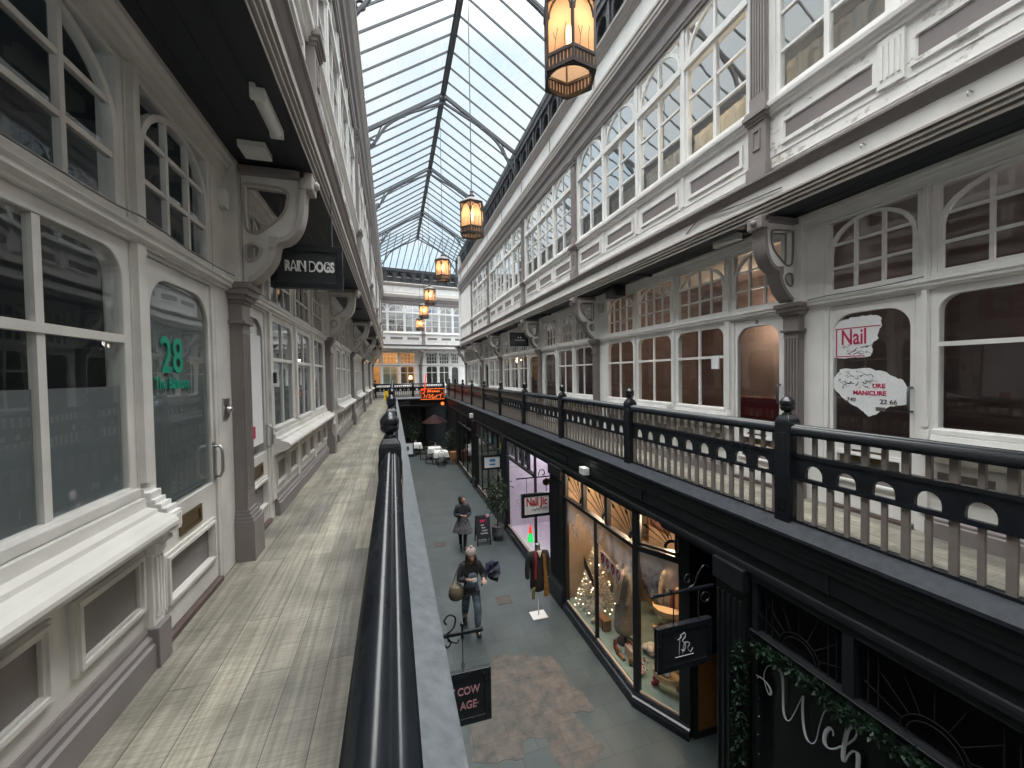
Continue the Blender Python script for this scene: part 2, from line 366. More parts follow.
def lower_window(fr, u0, u1, col, where, cols=2, ucols=3, urows=3, blind=None, glassm='glass'):
    root = thing(nwin(), where, 'window', fr((u0 + u1) / 2, 4.72, -.05), kind='structure')
    f = MB(fr); b = MB(fr); g = MB(fr)
    f.plate([rect(u0, u1, 4.685, 6.02), shoulder(u0 + .06, u1 - .06, 4.745, 5.95, .14, .14)], -.085, -.004)
    f.box(u0 + .03, u1 - .03, 4.685, 4.735, -.02, .025)
    for k in range(1, cols):
        u = u0 + .06 + (u1 - u0 - .12) * k / cols; b.box(u - .02, u + .02, 4.745, 5.95, -.04, -.010)
    b.box(u0 + .06, u1 - .06, 5.49, 5.53, -.04, -.002)
    g.quad((u0 + .06, 4.745, -.025), (u1 - .06, 4.745, -.025), (u1 - .06, 5.95, -.025), (u0 + .06, 5.95, -.025))
    arched_light(f, b, g, u0, u1, 6.12, 6.96, ucols, urows, .34)
    f.build('window_frame', M[col], root, .006); b.build('glazing_bars', M[col], root); g.build('glass', M[glassm], root)
    if blind:
        c = MB(fr); c.box(u0 + .06, u1 - .06, 4.745, blind, -.038, -.034); c.build('frosted_film', M['frost'], root)
    return root
M['frost'] = mat('frosted_window_film', (.14, .155, .158), .55, var=.1)

def door_unit(fr, u0, u1, col, where, ucols=3, handle_side=1, panel=True, glassm='glass', letter=True, thin=False):
    root = thing(ndoor(), where, 'door', fr((u0 + u1) / 2, 3.78, -.04), kind='structure')
    f = MB(fr); f.plate([[(u0, 3.75), (u0 + .05, 3.75), (u0 + .05, 6.0), (u1 - .05, 6.0), (u1 - .05, 3.75), (u1, 3.75), (u1, 6.02), (u0, 6.02)]], -.10, .0)
    f.build('door_frame', M[col], root, .006)
    a0, a1 = u0 + .055, u1 - .055
    pb, pt = (3.98, 4.23) if fr is FL else (4.09, 4.37)
    l = MB(fr); l.plate([rect(a0, a1, 3.79, 5.995), shoulder(a0 + .04, a1 - .04, 4.52, 5.9, .2, .2), rect(a0 + .1, a1 - .1, pb, pt)], -.075, -.014)
    l.build('door_leaf', M[col], root, .005)
    p = MB(fr); p.box(a0 + .09, a1 - .09, pb - .01, pt + .01, -.06, -.036); p.build('inset_panel', M['taupe'], root)
    q = MB(fr)
    for k, dd in ((0, .0), (.022, .012)): q.plate([rect(a0 + .06 + k, a1 - .06 - k, pb - .04 + k, pt + .04 - k), rect(a0 + .104 - k*.1, a1 - .104 + k*.1, pb + .004 - k*.1, pt - .004 + k*.1)], -.034, .002 + dd)
    q.build('panel_moulding', M[col], root)
    g = MB(fr); g.plate([shoulder(a0 + .04, a1 - .04, 4.52, 5.9, .2, .2)], -.036, -.032); g.build('glass', M[glassm], root)
    h = MB(fr); hu = (a1 - .02) if handle_side > 0 else (a0 + .02); h.smooth = True
    hz = 4.56 if fr is FL else 4.88
    h.tube([(hu, hz, -.02), (hu, hz, .03), (hu, hz + .04, .045), (hu, hz + .19, .045), (hu, hz + .23, .03), (hu, hz + .23, -.02)], .011, 8)
    h.smooth = False
    if fr is FL: h.box(hu - .016, hu + .016, hz - .03, hz + .26, -.016, -.008)
    h.build('handle', M['steel' if fr is FL else 'iron'], root)
    if letter:
        e = MB(fr); c = (a0 + a1) / 2; e.plate([rect(c - .15, c + .15, 4.31, 4.43), rect(c - .12, c + .12, 4.335, 4.405)], -.016, -.002); e.box(c - .12, c + .12, 4.335, 4.405, -.013, -.008)
        e.build('letter_plate', M['brass'], root)
    uf = MB(fr); ub = MB(fr); ug = MB(fr); arched_light(uf, ub, ug, u0, u1, 6.12, 6.96, ucols, 3, .34)
    uf.build('fanlight_frame', M[col], root, .005); ub.build('fanlight_bars', M[col], root); ug.build('fanlight_glass', M['glass'], root)
    t = MB(fr); t.box(u0 + .05, u1 - .05, 3.75, 3.785, -.1, .02); t.build('threshold', M['threshold'], root)
    return root
M['threshold'] = mat('worn_brown_threshold', (.12, .085, .075), .7, var=.3)

def e_last(units, b):
    nx = [u for u in units if u[1] > b - .001]
    return not nx or nx[0][0] != 'win' or nx[0][1] - b > .25
def lower_wall(fr, name, base_name, col, U0, U1, units, label, pils=()):
    """the white shop wall: posts, dado with inset panels, transom and head, leaving the units open"""
    w = MB(fr); bb = MB(fr); sl = MB(fr)
    units = sorted(units, key=lambda x: x[1]); e = U0
    for k, a, b in units + [('end', U1, U1)]:
        if a - e > .005:
            w.mi = 0; w.box(e, a, G, 7.12, -.12, .0)
            if a - e < .3:                                     # moulded post
                c = (a + e) / 2; hw = min(.05, (a - e) / 2 - .01); w.box(c - hw, c + hw, 4.75, 6.02, 0, .03); w.box(c - hw * .7, c + hw * .7, 6.12, 6.98, 0, .03); w.box(c - hw - .012, c + hw + .012, G + .2, 4.72, 0, .022)
            elif a - e > 1: w.plate([rect(e + .12, a - .12, 4.05, 6.0), rect(e + .16, a - .16, 4.09, 5.96)], 0, .02)
            if not (a - e < .62 and (k == 'door' or any(q[0] == 'door' and abs(q[2] - e) < .01 for q in units))): bb.sweep(BASE_P, e, a)
        if k == 'win':
            w.box(a, b, G, 4.685, -.12, .0)
            bb.sweep(BASE_P, a, b); sl.sweep(SILL_P, a - .06, b + (-.03 if e_last(units, b) else .19))
            n = 2; s = (b - a + .08) / n
            for j in range(n):
                p0, p1 = a - .04 + s * j + .055, a - .04 + s * (j + 1) - .055
                q0, q1 = (4.12, 4.34) if fr is FL else (4.20, 4.35)
                w.mi = 1; w.box(p0 + .04, p1 - .04, q0 - .01, q1 + .01, -.01, .004); w.mi = 0
                w.plate([rect(p0, p1, q0 - .05, q1 + .05), rect(p0 + .05, p1 - .05, q0, q1)], -.01, .02)
                w.plate([rect(p0 + .015, p1 - .015, q0 - .035, q1 + .035), rect(p0 + .035, p1 - .035, q0 - .015, q1 + .015)], .01, .032)
        e = b
    w.mi = 0
    w.box(U0, U1, 6.02, 6.12, -.12, .02); w.sweep([(.02, 6.035), (.05, 6.05), (.05, 6.075), (.065, 6.085), (.065, 6.105), (.02, 6.12)], U0, U1)
    w.box(U0, U1, 6.96, 7.13, -.12, .02); w.sweep([(.02, 6.985), (.03, 6.985), (.035, 7.02), (.055, 7.035), (.06, 7.06), (.085, 7.075), (.09, 7.125), (.02, 7.125)], U0, U1)
    wo = w.build(name, [M[col], M['taupe']]); tag(wo, label, 'wall', kind='structure')
    bo = bb.build(base_name, M['taupe']); tag(bo, 'taupe moulded skirting under ' + label.split(' with')[0], 'skirting', kind='structure')
    so = sl.build(ntrim(), M[col]); tag(so, 'rounded window sill moulding along ' + label.split(' with')[0], 'sill', kind='structure')
    return wo

def pilaster(fr, u, label, top=6.1):
    """fluted taupe pilaster on its plinth with a moulded cap"""
    root = thing(ntrim(), label, 'pilaster', fr(u, G, 0), kind='structure')
    p = MB(fr); p.box(u - .13, u + .13, G, 4.06, 0, .15)
    for k, (v0, v1) in enumerate(((4.06, 4.09), (4.09, 4.12), (4.12, 4.15), (4.15, 4.18))): p.box(u - .13 + k*.008, u + .13 - k*.008, v0, v1, 0, .15 - k * .014)
    p.build('plinth', M['taupe'], root, .004)
    s = MB(fr); hw = .095
    s.box(u - hw, u + hw, 4.18, 5.76, 0, .075)
    for k in range(5):
        c = u - hw + .02 + k * (2 * hw - .04) / 4; s.box(c - .011, c + .011, 4.34, 5.68, .07, .097)
    s.box(u - hw, u + hw, 4.18, 4.34, .07, .095); s.box(u - hw, u + hw, 5.68, 5.76, .07, .095)
    s.build('fluted_shaft', M['taupe'], root)
    c = MB(fr)
    for v0, v1, h, w in ((5.76, 5.79, .125, .125), (5.79, 5.93, .10, .10), (5.93, 5.96, .11, .11), (5.96, 6.0, .13, .135), (6.0, 6.05, .15, .16), (6.05, top, .165, .18)): c.box(u - h, u + h, v0, v1, 0, w)
    c.build('capital', M['taupe'], root, .006)
    w = MB(fr); w.box(u - .13, u + .13, top, 7.11, 0, .095); w.build('wall_post', M['cream'] if fr is FL else M['white'], root)
    return root

def spline(pts, n=6):
    out = []; P = [pts[0]] + list(pts) + [pts[-1]]
    for i in range(1, len(P) - 2):
        p0, p1, p2, p3 = P[i-1], P[i], P[i+1], P[i+2]
        for k in range(n):
            t = k / n
            out.append(tuple(.5 * (2*b + (c - a)*t + (2*a - 5*b + 4*c - d)*t*t + (3*b - a - 3*c + d)*t**3) for a, b, c, d in zip(p0, p1, p2, p3)))
    return out + [tuple(pts[-1])]

def bracket(fr, u, label, web, band, group):
    """pierced S-scroll bracket carrying the overhang"""
    root = thing('scroll_bracket', label, 'bracket', fr(u, 6.1, 0), group)
    X = lambda x: (x - 85) * .00185
    Y = lambda y: 6.1 + (628 - y) * .00185
    cur = [(120, 622), (165, 606), (205, 575), (240, 532), (262, 485), (270, 440), (285, 418), (322, 402), (352, 372), (375, 325), (388, 265), (392, 205), (398, 170)]
    cur = spline([(X(a), Y(b)) for a, b in cur], 4)
    wb = MB(lambda a, b, c: fr(u + c, b, a))
    outer = [(.1, 6.105)] + [q for q in cur if q[0] > .101] + [(X(405), Y(128)), (.1, Y(128))]
    h1 = spline([(X(a), Y(b)) for a, b in ((150, 165), (240, 168), (325, 178), (328, 235), (310, 290), (262, 340), (210, 383), (180, 388), (155, 365), (150, 260), (150, 165))], 3)[:-1]
    h2 = spline([(X(a), Y(b)) for a, b in ((155, 445), (185, 438), (212, 462), (200, 500), (165, 520), (152, 495), (155, 445))], 3)[:-1]
    wb.plate([outer, h1, h2], -.04, .04); wb.build('pierced_web', M[web], root)
    rim = MB(lambda a, b, c: fr(u + c, b, a))
    for h in (h1, h2):
        for s in (-.045, .045): rim.tube([(a, b, s) for a, b in h], .012, 6, True)
    rim.build('hole_moulding', M[band], root)
    bd = MB(lambda a, b, c: fr(u + c, b, a))
    cur = [q for q in cur if q[0] > .13]; nrm = []
    for i, p in enumerate(cur):
        a, b = cur[max(0, i-1)], cur[min(len(cur)-1, i+1)]; t = Vector((b[0]-a[0], b[1]-a[1])); t.normalize(); nrm.append((t.y, -t.x))
    o = [(p[0] + n[0]*.03, p[1] + n[1]*.03) for p, n in zip(cur, nrm)]; i_ = [(p[0] - n[0]*.012, p[1] - n[1]*.012) for p, n in zip(cur, nrm)]
    for k in range(len(cur) - 1): bd.plate([[i_[k], i_[k+1], o[k+1], o[k]]], -.085, .085)
    bd.box(X(255), X(285), Y(455), Y(405), -.09, .09)
    bd.build('scroll_band', M[band], root)
    tb = MB(lambda a, b, c: fr(u + c, b, a)); tb.box(.1, X(410), Y(128), Y(92), -.1, .1); tb.build('top_beam', M['taupe'], root, .006)
    v = MB(lambda a, b, c: fr(u + c, b, a)); v.box(X(385), X(445), Y(175), Y(95), -.1, .1); v.smooth = True; v.ball((X(447), Y(135), 0), .04); v.build('volute_block', M[band], root, .012)
    return root
# ------------------------------------------------------------------ overhanging upper storey
def upper_window(fr, u0, u1, where, drape=True):
    root = thing(nwin(), where, 'window', fr((u0 + u1) / 2, 8.36, -.05), kind='structure')
    f = MB(fr); b = MB(fr); g = MB(fr)
    arched_light(f, b, g, u0, u1, 9.74, 10.31, 2, 1, .40, m=.05, rib=.04, bw=.02)
    f.box(u0, u1, 9.70, 9.80, -.08, .025)
    f.plate([rect(u0, u1, 8.36, 9.72), rect(u0 + .05, u1 - .05, 8.43, 9.68)], -.085, -.01)
    c = (u0 + u1) / 2; b.box(c - .026, c + .026, 8.43, 9.68, -.07, -.015)
    for k in (1, 2): v = 8.43 + 1.25 * k / 3; b.box(u0 + .05, u1 - .05, v - .016, v + .016, -.065, -.025)
    g.quad((u0 + .05, 8.43, -.045), (u1 - .05, 8.43, -.045), (u1 - .05, 9.68, -.045), (u0 + .05, 9.68, -.045))
    f.build('window_frame', M['white'], root, .006); b.build('glazing_bars', M['white'], root); g.build('glass', M['glass_up'], root)
    if drape:
        d = MB(fr); n = 24
        for k in range(n):
            a, e = u0 + .02 + (u1 - u0 - .04) * k / n, u0 + .02 + (u1 - u0 - .04) * (k + 1) / n
            z0, z1 = -.16 + .012 * math.sin(k * 1.9), -.16 + .012 * math.sin((k + 1) * 1.9)
            d.quad((a, 8.38, z0), (e, 8.38, z1), (e, 8.78, z1), (a, 8.78, z0))
        d.build('net_curtain', M['curtain'], root)
    return root

def upper_pilaster(fr, u, label):
    root = thing(ntrim(), label, 'pilaster', fr(u, 7.52, 0), kind='structure')
    p = MB(fr); p.box(u - .13, u + .13, 7.52, 7.68, 0, .10); p.box(u - .115, u + .115, 7.68, 8.17, 0, .075)
    p.plate([rect(u - .05, u + .05, 7.86, 8.1), rect(u - .032, u + .032, 7.885, 8.075)], .07, .088); p.box(u - .032, u + .032, 7.885, 8.02, .07, .08)
    for v0, v1, h, w in ((8.17, 8.20, .125, .09), (8.20, 8.24, .14, .105), (8.24, 8.29, .155, .13), (8.29, 8.33, .14, .11)): p.box(u - h, u + h, v0, v1, 0, w)
    p.build('pedestal', M['taupe_mid'], root, .004)
    s = MB(fr); hw = .105; s.box(u - hw, u + hw, 8.33, 10.14, 0, .05)
    for k in range(6):
        c = u - hw + .018 + k * (2 * hw - .036) / 5; s.box(c - .010, c + .010, 8.5, 10.02, .045, .07)
    s.box(u - hw, u + hw, 8.33, 8.5, .045, .068); s.box(u - hw, u + hw, 10.02, 10.14, .045, .068)
    s.build('fluted_shaft', M['taupe_mid'], root)
    c = MB(fr)
    for v0, v1, h, w in ((10.14, 10.17, .13, .09), (10.17, 10.22, .115, .075), (10.22, 10.26, .135, .1), (10.26, 10.32, .15, .12)): c.box(u - h, u + h, v0, v1, 0, w)
    c.build('capital', M['taupe_mid'], root, .004)

def upper_storey(fr, side, U0, U1, pils, ns, depth, peel_to=None, windows=True, coat='white', labels=None, soffit=True, drape=True):
    """fascia, panelled band, windows, friezes and the dark arcaded parapet"""
    sname = labels
    t1 = MB(fr); t1.sweep([(-.03, 7.09), (.0, 7.09), (.03, 7.09), (.03, 7.115), (.012, 7.12), (.012, 7.13), (.05, 7.135), (.05, 7.155), (.03, 7.16), (.03, 7.17), (.068, 7.175), (.068, 7.195), (.045, 7.20), (.045, 7.21), (.085, 7.215), (.085, 7.235), (.03, 7.245), (-.03, 7.245)], U0, U1)
    tag(t1.build(ntrim(), M['taupe_light']), 'fine lined taupe moulding along the bottom of ' + sname, 'moulding', kind='structure')
    t2 = MB(fr); t2.sweep([(-.1, 7.40), (.05, 7.40), (.075, 7.42), (.09, 7.45), (.10, 7.475), (.125, 7.485), (.125, 7.51), (.02, 7.53), (-.1, 7.53)], U0, U1)
    tag(t2.build(ntrim(), M['taupe']), 'dark taupe string course between fascia and panels of ' + sname, 'moulding', kind='structure')
    w = MB(fr)
    w.box(U0, U1, 7.24, 7.42, -.12, .05)
    units = []
    for (a, b), n in zip(zip(pils, pils[1:]), ns):
        L = a + .14; s = (b - a - .28) / n
        for k in range(n): units.append((L + s * k + .035, L + s * (k + 1) - .035))
    e = U0
    for a, b in units + [(U1, U1)]:
        w.mi = 0
        if a - e > .01: w.box(e, a, 8.2, 10.4, -.12, .012)
        e = b
    w.mi = 2 if peel_to is not None else 0
    if peel_to is not None:
        w.box(U0, peel_to, 7.5, 8.22, -.12, 0); w.mi = 0; w.box(peel_to, U1, 7.5, 8.22, -.12, 0)
    else: w.box(U0, U1, 7.5, 8.22, -.12, 0)
    for a, b in units:
        w.mi = 2 if (peel_to is not None and b < peel_to) else 0
        w.plate([rect(a + .08, b - .08, 7.80, 8.07), rect(a + .12, b - .12, 7.84, 8.03)], -.01, .022)
        w.plate([rect(a + .10, b - .10, 7.82, 8.05), rect(a + .13, b - .13, 7.85, 8.02)], -.005, .012)
        w.mi = 1; w.box(a + .115, b - .115, 7.835, 8.035, -.008, .006); w.mi = 0
        w.box(a - .055, a + .015, 7.74, 8.19, 0, .02)
    for v in (7.60, 7.72): w.box(U0, U1, v, v + .012, 0, .008)
    w.mi = 0
    w.sweep([(0, 8.19), (.03, 8.19), (.035, 8.22), (.055, 8.235), (.055, 8.255), (.08, 8.27), (.085, 8.31), (.05, 8.33), (.05, 8.355), (0, 8.37), (-.12, 8.37)], U0, U1)
    # frieze above the windows
    w.box(U0, U1, 11.10, 11.62, -.12, .05)
    for k in range(int((U1 - U0) / 2.45) + 1):
        u = U0 + 1.3 + 2.45 * k
        if u < U1: w.mi = 3; w.box(u - .012, u + .012, 11.14, 11.56, .05, .075); w.mi = 0
    wo = w.build('wall_upper_' + side, [M['white'], M['taupe'], M['peel'], M['taupe_light']]); tag(wo, 'white panelled front of ' + sname, 'wall', kind='structure')
    t3 = MB(fr); t3.sweep([(-.12, 10.31), (.03, 10.31), (.035, 10.36), (.05, 10.37), (.05, 10.53), (.055, 10.56), (.10, 10.60), (.12, 10.70), (.165, 10.78), (-.12, 10.8)], U0, U1)
    tag(t3.build(ntrim(), M['taupe']), 'taupe frieze and cove over the windows of ' + sname, 'cornice', kind='structure')
    t4 = MB(fr); t4.sweep([(-.1, 10.78), (.17, 10.78), (.17, 10.84), (.185, 10.85), (.185, 10.92), (.20, 10.93), (.20, 10.98), (.15, 11.03), (.14, 11.07), (.10, 11.10), (.09, 11.15), (-.1, 11.15)], U0, U1)
    tag(t4.build(ntrim(), M['taupe_light']), 'stepped pale taupe cornice below the white frieze of ' + sname, 'cornice', kind='structure')
    t5 = MB(fr); t5.sweep([(-.12, 11.56), (.07, 11.56), (.08, 11.59), (.10, 11.60), (.105, 11.63), (.125, 11.64), (.13, 11.67), (.15, 11.68), (.155, 11.71), (.18, 11.72), (.185, 11.77), (.16, 11.80), (-.12, 11.86)], U0, U1)
    tag(t5.build(ntrim(), M['taupe_light']), 'top cornice with fine lines under the black parapet of ' + sname, 'cornice', kind='structure')
    # parapet
    pp = MB(fr); n = max(1, int((U1 - U0) / .62)); s = (U1 - U0) / n
    pp.box(U0, U1, 11.8, 12.8, -.20, -.16)
    pp.plate([rect(U0, U1, 11.84, 12.62)] + [arch(U0 + s*k + .13, U0 + s*(k+1) - .13, 11.93, 12.5, .2, 8) for k in range(n)], -.16, -.03)
    for k in range(n + 1): pp.box(max(U0, U0 + s*k - .045), min(U1, U0 + s*k + .045), 11.84, 12.62, -.03, .005)
    pp.box(U0, U1, 12.6, 12.80, -.2, .03); pp.box(U0, U1, 11.82, 11.9, -.2, .02)
    tag(pp.build(ntrim(), M['parapet']), 'black parapet of blind arches above ' + sname, 'parapet', kind='structure')
    for k, u in enumerate(pils):
        upper_pilaster(fr, u, 'taupe fluted upper pilaster, %s along %s' % (ORD[k], sname))
    if windows:
        for k, (a, b) in enumerate(units):
            if b > -1.5: upper_window(fr, a, b, '%s arched white sash window along %s' % ('%d%s' % (k+1, 'th' if k > 2 else ('st','nd','rd')[k]), sname), drape)
    if soffit:
        sf = MB(fr); sf.box(U0, U1, 7.11, 7.2, -depth, -.02)
        sf.box(U0, U1, 7.084, 7.12, -.1, .026)
        k = U0
        while k < U1:
            sf.box(k, k + .06, 7.075, 7.12, -depth, -.06); k += 2.48
        for j in range(1, 4): sf.box(U0, U1, 7.105, 7.112, -depth + depth * j / 4 - .004, -depth + depth * j / 4 + .004)
        tag(sf.build('ceiling_' + side, M['soffit']), 'dark boarded soffit under ' + sname, 'soffit', kind='structure')
M['parapet'] = mat('dark_grey_parapet_paint', (.045, .048, .055), .6, var=.3)
def room(fr, name, U0, U1, v0, v1, w0, w1, m, label):
    r = MB(fr); t = .06
    r.box(U0, U1, v0, v1, w1 - t, w1); r.box(U0, U0 + t, v0, v1, w1, w0); r.box(U1 - t, U1, v0, v1, w1, w0)
    r.box(U0, U1, v0 - t, v0, w1, w0); r.box(U0, U1, v1, v1 + t, w1, w0)
    return tag(r.build(name, m), label, 'room walls', kind='structure')
M['drain'] = mat('dull_brown_drain', (.07, .055, .045), .7, var=.4, vs=12)
# ------------------------------------------------------------------ floors and galleries

def xyz(x0, x1, y0, y1, z0, z1, mb=None):
    mb = mb or MB(); return mb.box(x0, x1, y0, y1, z0, z1)
tag(xyz(-3.4, 8.2, -4, 40, -.12, 0).build('floor', M['flags']), 'grey green flagstone pavement of the arcade', 'floor', kind='structure')
p = MB(); outl = [(.92,5.3),(1.0,5.85),(1.3,5.9),(1.28,6.5),(1.42,6.95),(1.62,7.02),(1.66,7.2),(1.95,7.22),(1.98,7.08),(2.3,7.12),(2.33,6.98),(2.72,6.9),(2.80,6.5),(2.76,6.1),(2.92,5.95),(2.9,5.55),(2.6,5.6),(2.62,5.3),(2.74,4.95),(2.45,4.75),(2.2,4.5),(2.05,4.75),(2.0,5.35),(1.72,5.4),(1.6,5.15),(1.28,5.2)]
def rough(pl, n=5, amp=.025):
    o = []
    for a, c in zip(pl, pl[1:] + pl[:1]):
        for k in range(n): t = k / n; o.append((a[0] + (c[0]-a[0])*t + random.uniform(-amp, amp), a[1] + (c[1]-a[1])*t + random.uniform(-amp, amp)))
    return o
p.plate([rough(outl)], -.05, .004)
tag(p.build('paving_patch', M['patch']), 'worn brown patch of older paving in the arcade floor', 'paving', kind='structure')
for k, (x, y) in enumerate(((1.3, 12.55), (2.38, 8.95))):
    c = MB(); c.box(x - .17, x + .17, y - .17, y + .17, .0, .006); c.plate([rect(x - .15, x + .15, y - .15, y + .15), rect(x - .14, x + .14, y - .14, y + .14)], .006, .009)
    tag(c.build('drain_cover', M['drain']), ('brown square drain cover in the paving near the woman in the grey skirt', 'brown square drain cover in the paving beside the person in denim')[k], 'drain cover')

RR = lambda u, v, w: (3.66 - w, u, v)
RL = lambda u, v, w: (-.03 + w, u, v)
RE = lambda u, v, w: FE(u, v, 1.25 + w)
def gallery(fr, name, U0, U1, back, who):
    f = MB(fr); f.box(U0, U1, 3.60, G, -back, .02); tag(f.build('floor_' + name, M['planks']), 'weathered grey plank floor of ' + who, 'floor', kind='structure')
    ow, lz = (.17, 3.765) if fr is RR else (.285, 3.732)
    l = MB(fr); l.sweep([(-.13, 3.74), (-.13, 3.83), (-.1, 3.85), (.05, 3.85), (.075, 3.835), (.09, 3.825), (ow - .015, lz + .01), (ow, lz), (ow, lz - .03), (-.13, lz - .03)], U0, U1)
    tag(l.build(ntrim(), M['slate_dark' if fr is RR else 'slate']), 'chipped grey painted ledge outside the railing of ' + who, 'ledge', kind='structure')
    d = MB(fr); d.sweep([(ow - .02, lz - .03), (ow - .02, 3.665), (ow - .03, 3.65), (ow - .03, 3.63), (.135, 3.60), (.125, 3.585), (.125, 3.54), (.11, 3.52), (.10, 3.36), (.075, 3.34), (.075, 3.24), (.085, 3.225), (.09, 3.20), (.09, 3.16), (-.08, 3.15), (-.08, 3.70)], U0, U1)
    k = U0 + .6
    while k < U1 - .3:
        d.box(k, k + .012, 3.36, 3.53, .1, .13); k += 2.69
    tag(d.build(ntrim(), M['black_mat']), 'black moulded fascia below ' + who, 'fascia', kind='structure')
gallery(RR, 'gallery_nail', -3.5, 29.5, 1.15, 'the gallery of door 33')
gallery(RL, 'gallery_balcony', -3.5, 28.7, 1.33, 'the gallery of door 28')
gallery(RE, 'gallery_end', -1.3, 6.6, 1.3, 'the cross gallery at the far end')

def railing(fr, U0, U1, posts, label, limit):
    root = thing('gallery_railing', label, 'railing', fr(posts[0], 3.85, 0))
    h = MB(fr); h.smooth = False
    hp = [(-.052, 4.678), (-.060, 4.70), (-.060, 4.722), (-.048, 4.738), (-.036, 4.758), (-.024, 4.774), (-.008, 4.781), (.004, 4.775), (.010, 4.765), (.016, 4.760), (.024, 4.766), (.032, 4.766), (.042, 4.757), (.052, 4.742), (.060, 4.726), (.060, 4.70), (.052, 4.678)]
    h.smooth = True; h.sweep(hp, U0, U1); h.build('handrail', M['black'], root)
    pw = .076
    spans = [(a + pw, b - pw) for a, b in zip([U0 - pw] + posts, posts + [U1 + pw]) if b - a > .35]
    nb = 0; rest = MB(fr)
    for a, b in spans:
        s = .27; n = max(1, int((b - a - .05) / s)); pad = (b - a - n * s) / 2
        r = MB(fr)
        r.plate([rect(a, b, 4.262, 4.495)] + [arch(a + pad + s*k + .058, a + pad + s*(k+1) - .058, 4.288, 4.415, .08, 8) for k in range(n)], -.018, .018)
        r.box(a, b, 4.478, 4.508, -.03, .03); r.box(a, b, 4.252, 4.282, -.028, .028); r.box(a, b, 3.85, 3.872, -.025, .025)
        r.build('arched_rail', M['black'], root)
        for k in range(2 * n + 1):
            u = a + pad + s * k / 2; hw = .024 if k % 2 == 0 else .017
            m = rest if nb >= limit else MB(fr); m.box(u - hw, u + hw, 3.868, 4.255, -.014, .014)
            if nb < limit: m.build('baluster', M['baluster'], root)
            m = rest if nb >= limit else MB(fr); m.box(u - hw, u + hw, 4.505, 4.685, -.014, .014)
            if nb < limit: m.build('short_baluster', M['baluster'], root); nb += 1
    if rest.v: rest.build('balusters', M['baluster'], root)['kind'] = 'stuff'
    for u in posts:
        p = MB(fr); p.box(u - pw, u + pw, G + .02, 4.80, -pw, pw)
        for sg in (-1, 1): p.box(u - pw * .55, u + pw * .55, 3.95, 4.7, sg * pw - .006, sg * pw + .006)
        p.lathe([(pw * 1.414, 4.80), (pw * 1.2, 4.83), (.06, 4.865), (.03, 4.875)], (u, 0, 0), 4, 'v', PI / 4)
        po = p.build('post', M['black'], root, .008)
        b = MB(fr); b.smooth = True
        b.lathe([(.0, 4.86), (.045, 4.865), (.04, 4.88), (.028, 4.888), (.03, 4.896), (.05, 4.905), (.063, 4.922), (.065, 4.95), (.061, 4.955), (.067, 4.962), (.067, 4.992), (.06, 5.006), (.047, 5.017), (.042, 5.026), (.028, 5.038), (.012, 5.048), (0, 5.05)], (u, 0, 0), 14)
        b.build('ball_finial', M['black'], po)
    return root
M['baluster'] = mat('taupe_baluster_paint', (.25, .215, .195), .5, var=.12, vs=7)
posts = [2.95 + 2.69 * k for k in range(-2, 10)]
railing(RR, -2.6, 28.85, [q for q in posts if q > -1], 'black and taupe gallery railing with arched band in front of door 33', 96)
railing(RL, -2.6, 28.1, [q for q in posts if q < 28 and q > 1], 'glossy black railing with ball finials beside the walkway of door 28', 20)
railing(RE, -1.0, 3.85, [-.9, 1.6, 3.8], 'far black cross railing joining both galleries behind the orange neon sign', 60)

# ------------------------------------------------------------------ shop walls on the galleries
def pos(k): return ORD[k] if k < 12 else '%dth' % (k + 1)
def units_for(a, b, n, door):
    """n equal openings between two pilasters; door = index of the door or None"""
    L = a + .17; s = (b - .17 - L) / n
    return [('door' if k == door else 'win', L + s*k + .05, L + s*(k+1) - .05) for k in range(n)]
# behind the gallery of door 28
PL = [3.98, 8.9, 13.85, 18.75, 23.6, 27.6]
UL = [('win', .2, 1.3), ('win', 1.46, 2.58), ('door', 2.68, 3.61), ('door', 4.14, 4.92), ('win', 5.04, 6.12), ('win', 6.28, 7.36), ('win', 7.52, 8.66)]
for i in range(1, 5): UL += units_for(PL[i], PL[i+1], 4, 0)
lower_wall(FL, 'wall_left', 'baseboard_left', 'cream', -3.5, 29.5, UL, 'the cream shop wall with door 28')
for k, (t, a, b_) in enumerate(UL):
    if b_ < 1.35: 
        lower_window(FL, a, b_, 'cream', 'arched cream shop window along the walkway, last before the picture edge'); continue
    if t == 'win':
        lb = ('large cream shop window with frosted lower pane beside door 28' if k == 1 else '%s cream shop window along the walkway past the black hanging sign' % pos(k - 4))
        lower_window(FL, a, b_, 'cream', lb, 2, 3 if k < 7 else 4, 3, 5.27 if k == 1 else (5.4 if k > 3 and k < 7 else None))
    else:
        lb = {2: 'cream door with green number 28 on its glass', 3: 'cream half glazed door behind the fluted pilaster after door 28'}.get(k, '%s cream shop door along the walkway past the black hanging sign' % pos((k - 7) // 4))
        d = door_unit(FL, a, b_, 'cream', lb, 3, 1)
        if k == 2: D28 = d
        if k == 3: D29 = d
for k, u in enumerate(PL): pilaster(FL, u, '%s taupe fluted pilaster along the walkway counted from door 28' % ORD[k])
for k, u in enumerate(PL): bracket(FL, u, '%s cream pierced scroll bracket counted from door 28' % ORD[k], 'cream', 'taupe_light' if k else 'taupe_light', 'scroll brackets over the walkway of door 28')
upper_storey(FLU, 'left', -3.5, 29.6, [-.95] + PL, [4, 4, 4, 4, 4, 3], .64, labels='the upper storey above door 28', drape=False)
